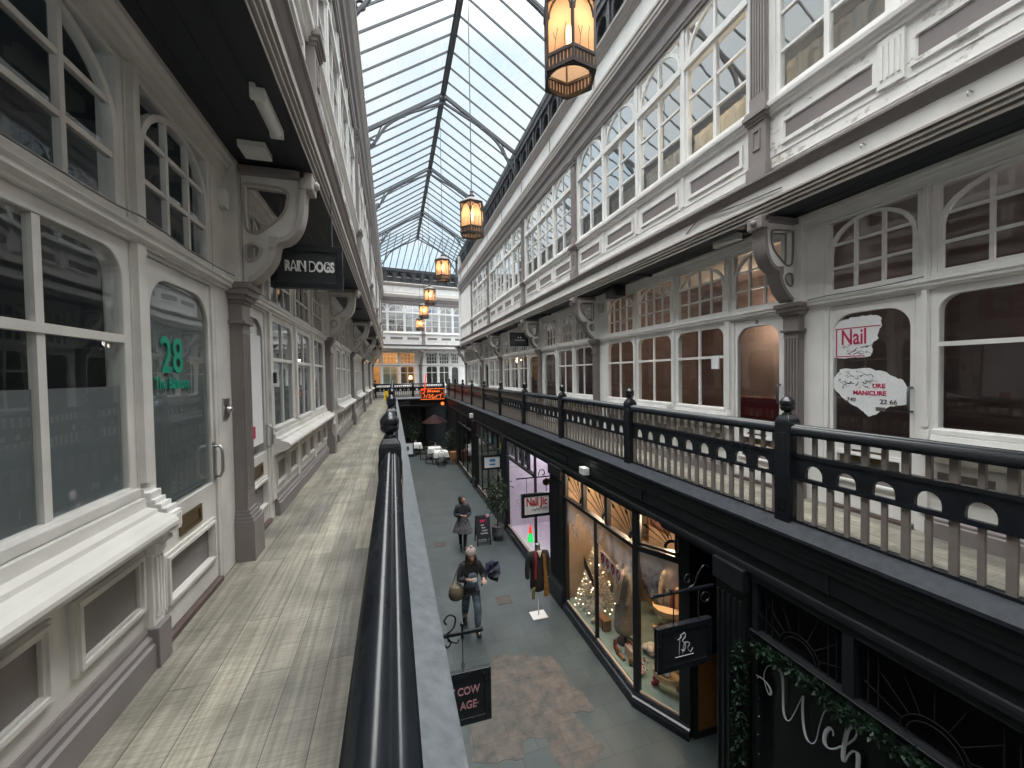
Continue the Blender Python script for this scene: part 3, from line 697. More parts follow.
# behind the gallery of door 33
PR = [3.71, 8.67, 12.53, 17.5, 21.4, 26.4]
UR = [('win', -1.1, .05), ('win', .15, 1.25), ('win', 1.35, 2.44), ('door', 2.5, 3.39), ('door', 3.86, 4.70), ('win', 4.79, 5.9), ('win', 5.97, 7.08), ('win', 7.14, 8.26)]
UR += units_for(PR[1], PR[2], 3, 2) + units_for(PR[2], PR[3], 4, 0) + units_for(PR[3], PR[4], 3, 2) + units_for(PR[4], PR[5], 4, 0)
lower_wall(FR, 'wall_right', 'baseboard_right', 'white', -3.5, 27.3, UR, 'the white shop wall with door 33')
nw = nd = 0
for k, (t, a, b_) in enumerate(UR):
    if t == 'win':
        lb = {0: 'plain white shop window, third beyond the peeling nail poster door', 1: 'white shop window second from the torn nail poster door', 2: 'white shop window with dark glass beside the torn nail poster door'}.get(k, '%s white arched shop window past door 33' % pos(nw - 3)); nw += 1
        lower_window(FR, a, b_, 'white', lb, 1 if k < 3 and k != 1 else 2, 3 if k < 4 else 4, 3)
    else:
        lb = {0: 'white door with torn red nail bar posters on dark glass', 1: 'white door number 33 with warm lit room behind the glass'}.get(nd, '%s white half glazed door past door 33' % pos(nd - 2)); nd += 1
        d = door_unit(FR, a, b_, 'white', lb, 3 if k < 5 else 4, -1)
        if nd == 1: DNAIL = d
        if nd == 2: D33 = d
for k, u in enumerate(PR): pilaster(FR, u, '%s taupe fluted pilaster on the wall of door 33 counted from the nail posters' % ORD[k])
for k, u in enumerate(PR): bracket(FR, u, '%s taupe scroll bracket counted from the nail poster door' % ORD[k], 'white', 'taupe', 'scroll brackets over the gallery of door 33')
upper_storey(FRU, 'right', -3.5, 25.2, [-.05] + PR[:5], [3, 4, 3, 4, 3], .55, peel_to=3.6, labels='the upper storey above door 33')
# return of the upper storey at its far corner
rt = MB(); rt.box(4.08, 7, 25.05, 25.2, 7.1, 12.7); tag(rt.build('wall_return', M['white']), 'white end wall where the upper storey above door 33 turns the corner', 'wall', kind='structure')
rt = MB(); rt.box(4.75, 7.5, 27.2, 27.32, G, 7.2); tag(rt.build('wall_corner', M['white']), 'white end wall at the far corner of the gallery of door 33', 'wall', kind='structure')
rt = MB(); rt.box(4.1, 7.5, 25.1, 27.4, 7.12, 7.2); tag(rt.build('ceiling_corner', M['soffit']), 'dark soffit at the far corner of the gallery of door 33', 'soffit', kind='structure')

# ------------------------------------------------------------------ far cross wall
PE = [-2.5, 2.56, 6.9]
UE = [('win', -1.6, -.3), ('win', -.2, .92), ('win', 1.02, 2.12), ('win', 2.9, 3.8), ('win', 3.88, 4.72), ('door', 4.8, 5.5)]
lower_wall(FE, 'wall_end', 'baseboard_end', 'white', -3.2, 7.2, UE, 'the far cross wall')
for k, (t, a, b_) in enumerate(UE):
    if t == 'win': lower_window(FE, a, b_, 'white', '%s shop window along the far cross wall' % ORD[k], 2, 4, 3)
    else: door_unit(FE, a, b_, 'white', 'white door at the end of the far cross wall', 4, -1, letter=False)
pilaster(FE, 2.5, 'fluted pilaster in the middle of the far cross wall'); bracket(FE, 2.5, 'scroll bracket in the middle of the far cross wall', 'white', 'taupe_mid', 'far wall brackets')
FEU = lambda u, v, w: FE(u, v, w + .5)
upper_storey(FEU, 'end', -3.2, 7.2, [-2.35, 2.62, 7.1], [4, 4], .5, labels='the far cross wall', drape=False)

# ------------------------------------------------------------------ closed rooms behind the glass
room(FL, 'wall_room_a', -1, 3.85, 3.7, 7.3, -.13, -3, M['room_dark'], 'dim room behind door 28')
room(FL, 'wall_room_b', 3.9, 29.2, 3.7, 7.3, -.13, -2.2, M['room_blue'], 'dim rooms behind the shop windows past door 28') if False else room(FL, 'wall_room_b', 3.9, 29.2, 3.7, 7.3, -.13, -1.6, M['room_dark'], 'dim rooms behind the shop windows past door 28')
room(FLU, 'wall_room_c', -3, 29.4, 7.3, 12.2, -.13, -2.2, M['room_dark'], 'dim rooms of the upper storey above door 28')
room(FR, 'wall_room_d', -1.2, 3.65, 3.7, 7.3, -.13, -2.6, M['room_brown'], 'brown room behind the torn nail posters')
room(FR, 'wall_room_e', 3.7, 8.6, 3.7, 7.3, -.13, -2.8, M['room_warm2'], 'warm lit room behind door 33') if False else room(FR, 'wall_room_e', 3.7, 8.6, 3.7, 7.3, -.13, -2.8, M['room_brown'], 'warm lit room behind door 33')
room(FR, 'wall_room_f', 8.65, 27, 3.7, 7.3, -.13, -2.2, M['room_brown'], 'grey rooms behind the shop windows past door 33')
room(FRU, 'wall_room_g', -3, 25, 7.3, 12.2, -.13, -2.6, M['room_white'], 'pale rooms of the upper storey above door 33')
room(FE, 'wall_room_h', -3, 2.45, 3.7, 7.3, -.13, -3, M['room_warm'], 'amber lit room in the far cross wall')
room(FE, 'wall_room_i', 2.5, 7.1, 3.7, 7.3, -.13, -3, M['room_dark'], 'grey room in the far cross wall')
room(FEU, 'wall_room_j', -3, 7.1, 7.3, 12.2, -.13, -3, M['room_white'], 'bright room of the upper far cross wall')
bk = MB(); bk.box(-4.5, 8.5, -3.7, -3.5, 0, 15); tag(bk.build('wall_back', M['cream']), 'cream wall closing the arcade behind the viewer', 'wall', kind='structure')  # added to block sky light from the open end; the arcade runs on

# ------------------------------------------------------------------ glass roof
RX, RZ, EZ, XL, XR = 1.76, 14.42, 12.86, -.70, 4.24
Y0, Y1 = -3.6, 26.75
root = thing('ceiling_glazed_roof', 'pitched glass roof with thin glazing bars over the arcade', 'roof', (RX, 12, EZ), kind='structure')
for nm, xe in (('slope', XL), ('slope', XR)):
    g = MB(); g.quad((RX, Y0, RZ + .03), (RX, Y1, RZ + .03), (xe, Y1, EZ + .03), (xe, Y0, EZ + .03)); g.build('roof_glass', M['glass_roof'], root)
    bm_ = MB(); k = 13.22 - .594 * 28
    sg = 1 if xe > RX else -1; nn = Vector((sg * (RZ - EZ), 0, abs(xe - RX))).normalized()
    while k < Y1:
        bm_.bar((RX, k, RZ), (xe, k, EZ), .026, .05, nn); k += .594
    # long purlin of each slope
    bm_.build('glazing_bars', M['iron'], root)
    e = MB(); e.box(xe - .09, xe + .09, Y0, Y1, EZ - .1, EZ + .08); e.build('eaves_beam', M['parapet'], root)
r = MB(); r.box(RX - .04, RX + .04, Y0, Y1, RZ - .13, RZ + .08); r.box(RX - .085, RX + .085, Y0, Y1, RZ - .06, RZ - .03); r.box(RX - .07, RX - .06, Y0, Y1, RZ - .03, RZ + .06); r.box(RX + .06, RX + .07, Y0, Y1, RZ - .03, RZ + .06); r.build('ridge_beam', M['iron'], root)
root2 = thing('ceiling_end_roof', 'steep glass roof over the far end of the arcade', 'roof', (1.76, 28.5, 12.8), kind='structure')
g = MB(); a0, a1 = FEU(-6, 12.72, -.2), FEU(9, 12.72, -.2)
g.quad(a0, a1, (10, Y1, 14.45), (-7, Y1, 14.45)); g.build('roof_glass', M['glass_roof'], root2)
bm_ = MB()
for k in range(26):
    t = -3 + k * .42
    p = FEU(t, 12.7, -.2); bm_.bar(p, (p[0] + .55, Y1, 14.4), .035, .05, (0, -.5, .86))
bm_.build('glazing_bars', M['iron'], root2)
def truss(y, k):
    fr = lambda a, b, c: (a, y + c, b)
    root = thing('roof_truss', '%s arched iron roof truss counted from the viewer' % ORD[k], 'roof truss', (RX, y, EZ), 'arched roof trusses', kind='structure')
    t = MB(fr)
    for sg, xe in ((-1, XL), (1, XR)):
        dx = xe - RX; dz = EZ - RZ
        P = lambda s, o: (RX + dx * s, RZ + dz * s - o)
        t.plate([[P(0, .05), P(1, .05), P(1, .12), P(0, .12)]], -.045, .045)
        # curved brace from the wall foot to the crown
        cv = spline([(xe - sg * .10, 11.9), (xe - sg * .16, 12.25), (xe - sg * .42, 12.62), P(.70, .22), P(.45, .17), P(.25, .24), P(.0, .33)], 6)
        lo = []
        for i, q in enumerate(cv):
            a_, c_ = cv[max(0, i-1)], cv[min(len(cv)-1, i+1)]; tx = Vector((c_[0]-a_[0], c_[1]-a_[1])).normalized(); n = Vector((-tx.y, tx.x)) * (1 if sg < 0 else -1)
            lo.append((q[0] - n.x * .055 * -1 * 0 + n.x * .0 , q[1]) if False else (q[0] + n.x * .06, q[1] + n.y * .06))
        for i in range(len(cv) - 1): t.plate([[cv[i], cv[i+1], lo[i+1], lo[i]]], -.035, .035)
        t.box(xe - .05 - (.0 if sg < 0 else .04), xe + .05 + (.04 if sg < 0 else 0), 11.85, 12.75, -.05, .05)
        # ring and struts in the corner
        rc = (xe - sg * .26, 12.52); t.plate([[(rc[0] + .10*math.cos(q), rc[1] + .10*math.sin(q)) for q in (2*PI*i/14 for i in range(14))], [(rc[0] + .072*math.cos(q), rc[1] + .072*math.sin(q)) for q in (2*PI*i/14 for i in range(14))]], -.03, .03)
        a_ = P(.78, .12); t.plate([[(a_[0] - .02, a_[1]), (a_[0] + .02, a_[1]), (rc[0] - sg*.07 + .02, rc[1] + .05), (rc[0] - sg*.07 - .02, rc[1] + .05)]], -.02, .02)
    t.build('truss_frame', M['iron'], root)
    c = MB(fr); c.smooth = True
    c.lathe([(.0, -.14), (.09, -.12), (.11, 0), (.09, .02), (0, .03)], (RX, RZ - .14, 0), 10)
    for s, xe in ((.5, XL), (.5, XR)): c.ball((RX + (xe - RX) * s, RZ + (EZ - RZ) * s - .2, -.05), .035, 8, 6)
    c.build('boss', M['iron'], root)
for k in range(7): truss(13.22 - 4.78 * (2 - k) if k < 5 else (22.85 if k == 5 else 26.7), k) if k not in (5,) else None
M['script'] = mat('silver_script_lettering', (.75, .78, .8), .4); M['poster'] = mat('grey_poster_paper', (.55, .52, .55), .6)
# ------------------------------------------------------------------ shopfronts at pavement level
FG = lambda u, v, w: (3.62 - w, u, v)
RISER = [(0, .0), (.10, .0), (.10, .10), (.085, .115), (.085, .15), (.055, .165), (.055, .19), (.03, .215), (0, .22), (-.06, .22), (-.06, 0)]
def pier(u0, u1, name_label):
    p = MB(FG); p.box(u0, u1, 0, 3.16, -.06, .06); p.box(u0 - .02, u1 + .02, 0, .42, .0, .11); p.box(u0 - .012, u1 + .012, .42, .46, 0, .09); p.box(u0 - .02, u1 + .02, 2.92, 3.16, 0, .10)
    n = max(2, int((u1 - u0) / .07))
    for k in range(n): c = u0 + (u1 - u0) * (k + .5) / n; p.box(c - .012, c + .012, .56, 2.8, .05, .082)
    tag(p.build(ntrim(), M['black_mat'], None, .004), name_label, 'pier', kind='structure')
def shopfront(u0, u1, mull, upper, label, fan=False, cat='shop window', transom=(2.50, 2.58), full=None):
    root = thing(nwin(), label, 'shop window', FG((u0 + u1) / 2, 0, 0), kind='structure')
    r = MB(FG); r.sweep(RISER, u0, u1); r.build('stall_riser', M['black'], root)
    f = MB(FG); f.box(u0, u0 + .06, .2, 3.16, -.06, .02); f.box(u1 - .06, u1, .2, 3.16, -.06, .02); f.box(u0, u1, 3.08, 3.16, -.06, .03)
    ta, tb = (u0, u1) if not full else full
    f.box(ta, tb, transom[0], transom[1], -.06, .035); f.box(ta, tb, transom[1] - .012, transom[1], .02, .055)
    for m in mull: f.box(m - .03, m + .03, .2, transom[0] if not full else 3.1, -.05, .015)
    for m in upper: f.box(m - .045, m + .045, transom[1], 3.1, -.055, .03)
    f.build('window_frame', M['black_mat'], root, .004)
    s = MB(FG); s.box(u0 + .06, u1 - .06, .22, .245, -.03, .01); s.build('brass_sill_strip', M['sillstrip'], root)
    g = MB(FG); g.quad((u0 + .06, .22, -.02), (u1 - .06, .22, -.02), (u1 - .06, 3.08, -.02), (u0 + .06, 3.08, -.02)); g.build('glass', M['glass_shop'], root)
    if fan:
        e = [ta] + list(upper) + [tb]
        for a, b in zip(e, e[1:]): fanlight(FG, a + .06, b - .06, root)
    return root
def fanlight(fr, a, b, root, v0=2.60, v1=3.06):
    """sunburst leading in an upper light: spokes from the lower corner nearest the viewer"""
    m = MB(fr); R = .16
    m.plate([[(a, v0)] + [(a + R*math.cos(t), v0 + R*math.sin(t)) for t in (PI/2*k/8 for k in range(9))], [(a + .001, v0 + .001)] + [(a + .001 + (R-.045)*math.cos(t), v0 + .001 + (R-.045)*math.sin(t)) for t in (PI/2*k/8 for k in range(9))]], -.03, -.01)
    for k in range(1, 6):
        t = PI/2 * k / 6; L = min((b - a) / max(.01, math.cos(t)), (v1 - v0) / max(.01, math.sin(t)))
        p, q = (a + R*math.cos(t), v0 + R*math.sin(t)), (a + L*math.cos(t), v0 + L*math.sin(t)); n = (-math.sin(t)*.0035, math.cos(t)*.0035)
        m.plate([[(p[0]-n[0], p[1]-n[1]), (q[0]-n[0], q[1]-n[1]), (q[0]+n[0], q[1]+n[1]), (p[0]+n[0], p[1]+n[1])]], -.028, -.012)
        if k in (2, 4): r = L * .8; n2 = (n[0]*6, n[1]*6); p = (a + r*math.cos(t), v0 + r*math.sin(t)); q = (a + (r+.07)*math.cos(t), v0 + (r+.07)*math.sin(t)); m.plate([[(p[0]-n2[0], p[1]-n2[1]), (q[0]-n2[0], q[1]-n2[1]), (q[0]+n2[0], q[1]+n2[1]), (p[0]+n2[0], p[1]+n2[1])]], -.03, -.01)
    m.build('sunburst_leading', M['black_mat'], root)
M['lead'] = mat('dark_window_lead', (.012, .011, .011), .8, spec=.2)
M['sillstrip'] = mat('pale_sill_strip', (.45, .36, .28), .4)
M['glass_shop'] = glass('shop_glass', (.93, .93, .92), base=.035, top=.55)
M['shop_floor'] = mat('green_display_floor', (.25, .34, .30), .6, var=.2)
M['room_shop_dark'] = mat('dark_shop_plaster', (.03, .03, .032), .8, var=.3, vs=2)
M['room_lilac'] = mat('lilac_shop_plaster', (.68, .62, .68), .8, var=.06)
M['room_grey2'] = mat('grey_shop_plaster', (.22, .23, .22), .8, var=.3, vs=2)
def light(loc, power, color, rad=.08, name='lamp'):
    l = bpy.data.lights.new(name, 'POINT'); l.energy = power; l.color = color; l.shadow_soft_size = rad
    o = bpy.data.objects.new(name, l); o.location = loc; COL.objects.link(o); return o

# --- vintage shop with canted corner
vint = shopfront(5.45, 8.16, [6.78], [6.33, 7.25], 'black framed vintage shop window with sunburst upper lights and warm lit display', True)
cx0, cy0, cx1, cy1 = 3.62, 5.45, 4.02, 4.70
cl = math.hypot(cx1 - cx0, cy1 - cy0); cd = ((cx1 - cx0)/cl, (cy1 - cy0)/cl); cn = (cd[1], -cd[0])
FC = lambda u, v, w: (cx0 + cd[0]*u + cn[0]*w, cy0 + cd[1]*u + cn[1]*w, v)   # canted face, u towards the door
root = thing(nwin(), 'black framed canted corner window of the vintage shop with curved shelves', 'shop window', FC(.4, 0, 0), kind='structure')
r = MB(FC); r.sweep(RISER, -.05, cl); r.build('stall_riser', M['black'], root)
f = MB(FC); f.box(-.05, .05, .2, 3.16, -.06, .03); f.box(cl - .16, cl, 0, 3.16, -.08, .04); f.box(0, cl, 3.08, 3.16, -.06, .03); f.box(0, cl, 2.5, 2.58, -.06, .035); f.box(.04, .08, 2.58, 3.1, -.05, .02); f.box(cl - .22, cl - .18, 2.58, 3.1, -.05, .02); f.box(0, cl, 2.6, 2.64, -.05, .02)
f.build('window_frame', M['black_mat'], root, .004)
s = MB(FC); s.box(.05, cl - .16, .22, .245, -.03, .01); s.build('brass_sill_strip', M['sillstrip'], root)
g = MB(FC); g.quad((.05, .22, -.02), (cl - .16, .22, -.02), (cl - .16, 3.08, -.02), (.05, 3.08, -.02)); g.build('glass', M['glass_shop'], root)
fanlight(lambda u, v, w: FC(cl - u, v, w), .24, cl - .1, root, 2.66, 3.04)
rm = MB(); X0, X1, Ya, Yb = 3.7, 5.3, 4.74, 8.22
rm.box(X1, X1 + .06, Ya, Yb, 0, 3.15); rm.box(3.58, X1, Yb - .0, Yb + .06, 0, 3.15); rm.box(4.06, X1, Ya - .02, Ya + .03, 0, 3.15)
rm.plate([[(3.6, 5.5), (4.05, Ya), (X1, Ya), (X1, Yb), (3.6, Yb)]], 3.1, 3.15)
tag(rm.build('wall_vintage_shop', M['room_warm']), 'warm plaster walls inside the vintage shop', 'room walls', kind='structure')
rm = MB(); rm.plate([[(3.6, 5.5), (4.05, Ya), (X1, Ya), (X1, Yb), (3.6, Yb)]], .13, .2)
tag(rm.build('floor_display', M['shop_floor']), 'pale green display floor inside the vintage shop window', 'floor', kind='structure')
pier(8.2, 8.92, 'black fluted pier between the vintage shop and the nail shop')
pier(3.36, 3.74, 'black fluted pier between the vintage shop door and the garlanded window')
# recessed entry and door on its far side
rm = MB(); rm.box(4.7, 4.76, 3.5, 4.75, 0, 3.2); rm.box(3.68, 4.7, 3.5, 3.56, 0, 3.2); rm.box(3.6, 4.75, 3.5, 4.75, 3.1, 3.2)
tag(rm.build('wall_entry', M['black_mat']), 'black panelled walls of the recessed vintage shop entry', 'entry walls', kind='structure')
FD = lambda u, v, w: (u, 4.71 - w, v)
root = thing(ndoor(), 'black shop door with orange varnished lower panel beside the hanging monogram sign', 'door', FD(4.38, 0, 0), kind='structure')
f = MB(FD); f.plate([rect(4.04, 4.70, 0, 3.1), rect(4.1, 4.64, .08, 1.2), rect(4.1, 4.64, 1.3, 2.4)], 0, .05); f.build('door_leaf', M['black_mat'], root)
f = MB(FD); f.box(4.1, 4.64, .08, 1.2, .005, .02); f.build('varnished_panel', M['orange_wood'], root)
f = MB(FD); f.quad((4.1, 1.3, .02), (4.64, 1.3, .02), (4.64, 2.4, .02), (4.1, 2.4, .02)); f.build('glass', M['glass_dark'], root)

# --- nail shop
nail = shopfront(8.95, 12.9, [10.16], [10.7, 11.25, 11.86], 'black framed nail shop window with pale lilac interior and small posters', full=(10.16, 12.9))
room(FG, 'wall_nail_shop', 8.95, 12.95, .15, 3.12, -.08, -2.2, M['room_lilac'], 'pale lilac walls inside the nail shop')
for k, (a, b) in enumerate(((12.0, 12.75), (11.38, 11.75), (10.8, 11.16))):
    m = MB(FG); m.box(a + .04, b - .04, 2.64, 3.04, -.035, -.028); po = m.build('poster', M['poster']); tag(po, '%s small black and white portrait poster in the nail shop upper lights' % ORD[k], 'poster', 'nail shop posters')
    m = MB(FG); c = (a + b) / 2
    m.mi = 0; m.ball((c, 2.88, -.027), (.05, .07, .004), 10, 6); m.box(c - .02, c + .05, 2.66, 2.83, -.029, -.024); m.box(c - .10, c - .05, 2.75, 2.9, -.029, -.025); m.build('portrait', M['ink'], po)
pier(12.95, 13.4, 'black pier between the nail shop and the blue logo sign shop')
# --- further shops
s3 = shopfront(13.4, 18.0, [14.2, 15.8, 17.0], [14.2, 15.0, 15.8, 16.6, 17.3], 'black framed shop window with postered upper lights past the nail shop')
room(FG, 'wall_poster_shop', 13.4, 18.0, .15, 3.12, -.08, -2, M['room_grey2'], 'grey walls inside the shop past the nail shop')
pc = [(.55, .5, .15), (.12, .25, .35), (.5, .5, .5), (.12, .3, .2), (.55, .45, .4), (.35, .1, .15)]
for k, (a, b) in enumerate(((13.5, 14.1), (14.3, 14.9), (15.1, 15.7), (15.9, 16.5), (16.7, 17.2), (17.4, 17.9))):
    m = MB(FG); m.box(a + .05, b - .05, 2.62, 3.05, -.035, -.028); po = m.build('poster', mat('poster_tone', pc[k], .6, var=.6, vs=9)); tag(po, '%s poster along the upper lights of the shop past the nail shop' % ORD[k], 'poster', 'posters past the nail shop')
pier(18.05, 18.7, 'black pier past the blue logo sign shop')
s4 = shopfront(19.2, 23.4, [20.6, 22.0], [20.6, 22.0], 'black framed dark shop window by the restaurant tables')
room(FG, 'wall_dark_shop', 19.0, 23.6, .15, 3.12, -.08, -2, M['room_shop_dark'], 'dark walls inside the shop by the restaurant tables')
f = MB(FG); f.box(18.7, 19.2, 0, 3.16, -.6, -.5); tag(f.build(ntrim(), M['black_mat']), 'recessed black door bay past the blue logo sign', 'door bay', kind='structure')
pier(23.45, 24.0, 'black pier beside the restaurant tables')
f = MB(FG); f.box(24.0, 28.2, 0, 3.16, -.1, 0); f.plate([rect(24.2, 28, .5, 2.9), rect(24.3, 27.9, .6, 2.8)], 0, .03); tag(f.build('wall_ground_far', M['black_mat']), 'black panelled front behind the restaurant tables', 'wall', kind='structure')
# --- garlanded window
s0 = shopfront(-1.2, 3.3, [], [2.36, 1.3, .2], 'dark window with white script lettering and evergreen garland', transom=(2.50, 2.56))
room(FG, 'wall_script_shop', -1.2, 3.34, .15, 3.12, -.08, -2, M['room_shop_dark'], 'dark walls behind the script lettered window')
def fan2(a, b):
    m = MB(FG)
    for r in (.16, .2): m.tube([( (a+b)/2 + r*math.cos(t), 2.58 + r*math.sin(t), -.01) for t in (PI*k/12 for k in range(13))], .005, 5)
    for k in range(1, 8):
        t = PI * k / 8; m.tube([((a+b)/2 + .2*math.cos(t), 2.58 + .2*math.sin(t), -.01), ((a+b)/2 + .48*math.cos(t), 2.58 + min(.45, .48*math.sin(t)), -.01)], .004, 4)
    for u in (a + .05, a + .12, b - .05, b - .12): m.box(u - .004, u + .004, 2.58, 3.06, -.015, -.005)
    m.build('leaded_fan', M['lead'], s0)
fan2(2.42, 3.2); fan2(1.36, 2.28); fan2(.28, 1.22)
W1 = [(3.247, 2.089), (3.155, 2.105), (3.089, 2.074), (3.072, 2.028), (3.1, 1.996), (3.137, 2.058), (3.155, 2.146), (3.122, 2.26), (3.057, 2.326), (2.994, 2.342), (2.953, 2.294), (2.943, 2.128), (2.938, 1.958), (2.912, 1.893), (2.873, 1.916), (2.825, 2.032), (2.768, 2.198), (2.746, 2.252), (2.75, 2.149), (2.74, 1.991), (2.713, 1.887), (2.668, 1.872), (2.625, 1.938), (2.591, 2.118), (2.55, 2.267), (2.493, 2.348)]
W2 = [(2.477, 2.113), (2.48, 2.153), (2.509, 2.15), (2.544, 2.071), (2.549, 1.988), (2.516, 1.966), (2.46, 2.011), (2.414, 2.076)]
W3 = [(2.414, 2.067), (2.354, 2.155), (2.303, 2.249), (2.294, 2.315), (2.323, 2.327), (2.358, 2.276), (2.381, 2.164), (2.396, 2.017), (2.386, 1.967), (2.354, 2.056), (2.317, 2.122), (2.284, 2.12), (2.284, 2.01), (2.292, 1.901), (2.27, 1.864)]
m = MB(FG); m.smooth = True
for wl, thick in ((W1, .009), (W2, .013), (W3, .014)):
    sp = spline([(a, b, .02) for a, b in wl], 4)
    rad = [thick * (.55 + .75 * max(0, (sp[max(0, i-1)][1] - sp[min(len(sp)-1, i+1)][1])) / (1e-6 + math.dist(sp[max(0, i-1)][:2], sp[min(len(sp)-1, i+1)][:2]))) for i in range(len(sp))]
    m.tube(sp, rad, 6)
m.build('script_lettering', M['script'], s0)
def leaves(mb, pts, n, spread, size, seedv=0):
    rnd = random.Random(seedv)
    for _ in range(n):
        k = rnd.randrange(len(pts) - 1); t = rnd.random(); p = Vector(pts[k]).lerp(Vector(pts[k+1]), t)
        d = Vector((rnd.gauss(0, 1), rnd.gauss(0, 1), rnd.gauss(0, 1))); d.normalize(); p = p + d * (spread * rnd.random() ** .6)
        e = (d + Vector((rnd.uniform(-.6, .6), rnd.uniform(-.6, .6), rnd.uniform(-.9, .4)))).normalized(); s = e.cross(Vector((rnd.random(), rnd.random(), rnd.random()))).normalized()
        L = size * rnd.uniform(.6, 1.4); w = L * .22
        q = [p, p + e*L*.5 + s*w, p + e*L, p + e*L*.5 - s*w]; mb.F([mb.P(tuple(x)) for x in q])
def garland(pts, n, lab):
    g = MB(); leaves(g, pts, n, .065, .05, len(pts) + n); root_pts = spline(pts, 4)
    g.mi = 1; g.tube(root_pts, .02, 6)
    return tag(g.build('garland', [M['leaf'], M['leaf']]), lab, 'garland')
garland([FG(3.33, .05 + k * .29, .16) for k in range(9)], 4200, 'evergreen garland hanging down beside the script lettered window')
garland([FG(3.26 - .42 * k, 2.455 + (.02 if k % 2 else -.02), .06) for k in range(9)], 5200, 'evergreen garland strung along the transom above the white script')
fl = MB()
for k in range(11): fl.ball(FG(3.2 + random.uniform(-.02, .02), .3 + .2 * k, .05), .006, 6, 4)
tag(fl.build('fairy_lights', M['letter']), 'tiny white lights dotted beside the script lettering', 'fairy lights', kind='stuff')

# --- under the gallery of door 28 (seen only from other places)
fw = MB(); fw.box(-.1, .02, -3.4, 29, 0, 3.3)
for k in range(11): fw.box(.02, .06, -2 + 2.8 * k, -1.6 + 2.8 * k, 0, 3.2)
tag(fw.build('wall_ground_near', M['black_mat']), 'black shopfront wall below the walkway of door 28', 'wall', kind='structure')

# --- far cross shops at pavement level
fe = MB(lambda u, v, w: FE(u, v, w + .9))
fe.box(-3, 7.2, 0, 3.6, -.4, -.3); fe.box(-3, 7.2, 2.95, 3.62, -.3, 0)
for u in (-.2, .55, 2.0, 2.6, 4.4): fe.box(u - .08, u + .08, 0, 3.0, -.3, .0)
fe.box(-3, 7.2, 0, .5, -.3, -.1); fe.box(.5, 2.1, .95, 1.0, -.3, -.05)
fer = tag(fe.build('wall_ground_end', M['black_mat']), 'black shopfront with white lettered fascia below the far cross gallery', 'wall', kind='structure')
FEF = lambda u, v, w: FE(u, v, w + .9)
M['blue'] = mat('blue_logo_paint', (.03, .22, .45), .5); M['signwhite'] = mat('white_sign_face', (.74, .73, .74), .5)
FRE = lambda u, v, w: FE(u, v, 1.25 + .115 + w)
ms = MB(FRE); ms.smooth = True
for row, (v, n, a, h) in enumerate(((3.46, 7, .62, .07), (3.30, 11, .70, .03))):
    for k in range(n):
        u = a + k * (.105 if row == 0 else .062)
        ms.tube([(u, v - h, .015), (u + .02, v + h, .015), (u + .045, v - h * .6, .015), (u + .07, v + h * .7, .015)], .012 if row == 0 else .007, 5)
ms.build('worn_lettering', M['dull_plastic'], fer)

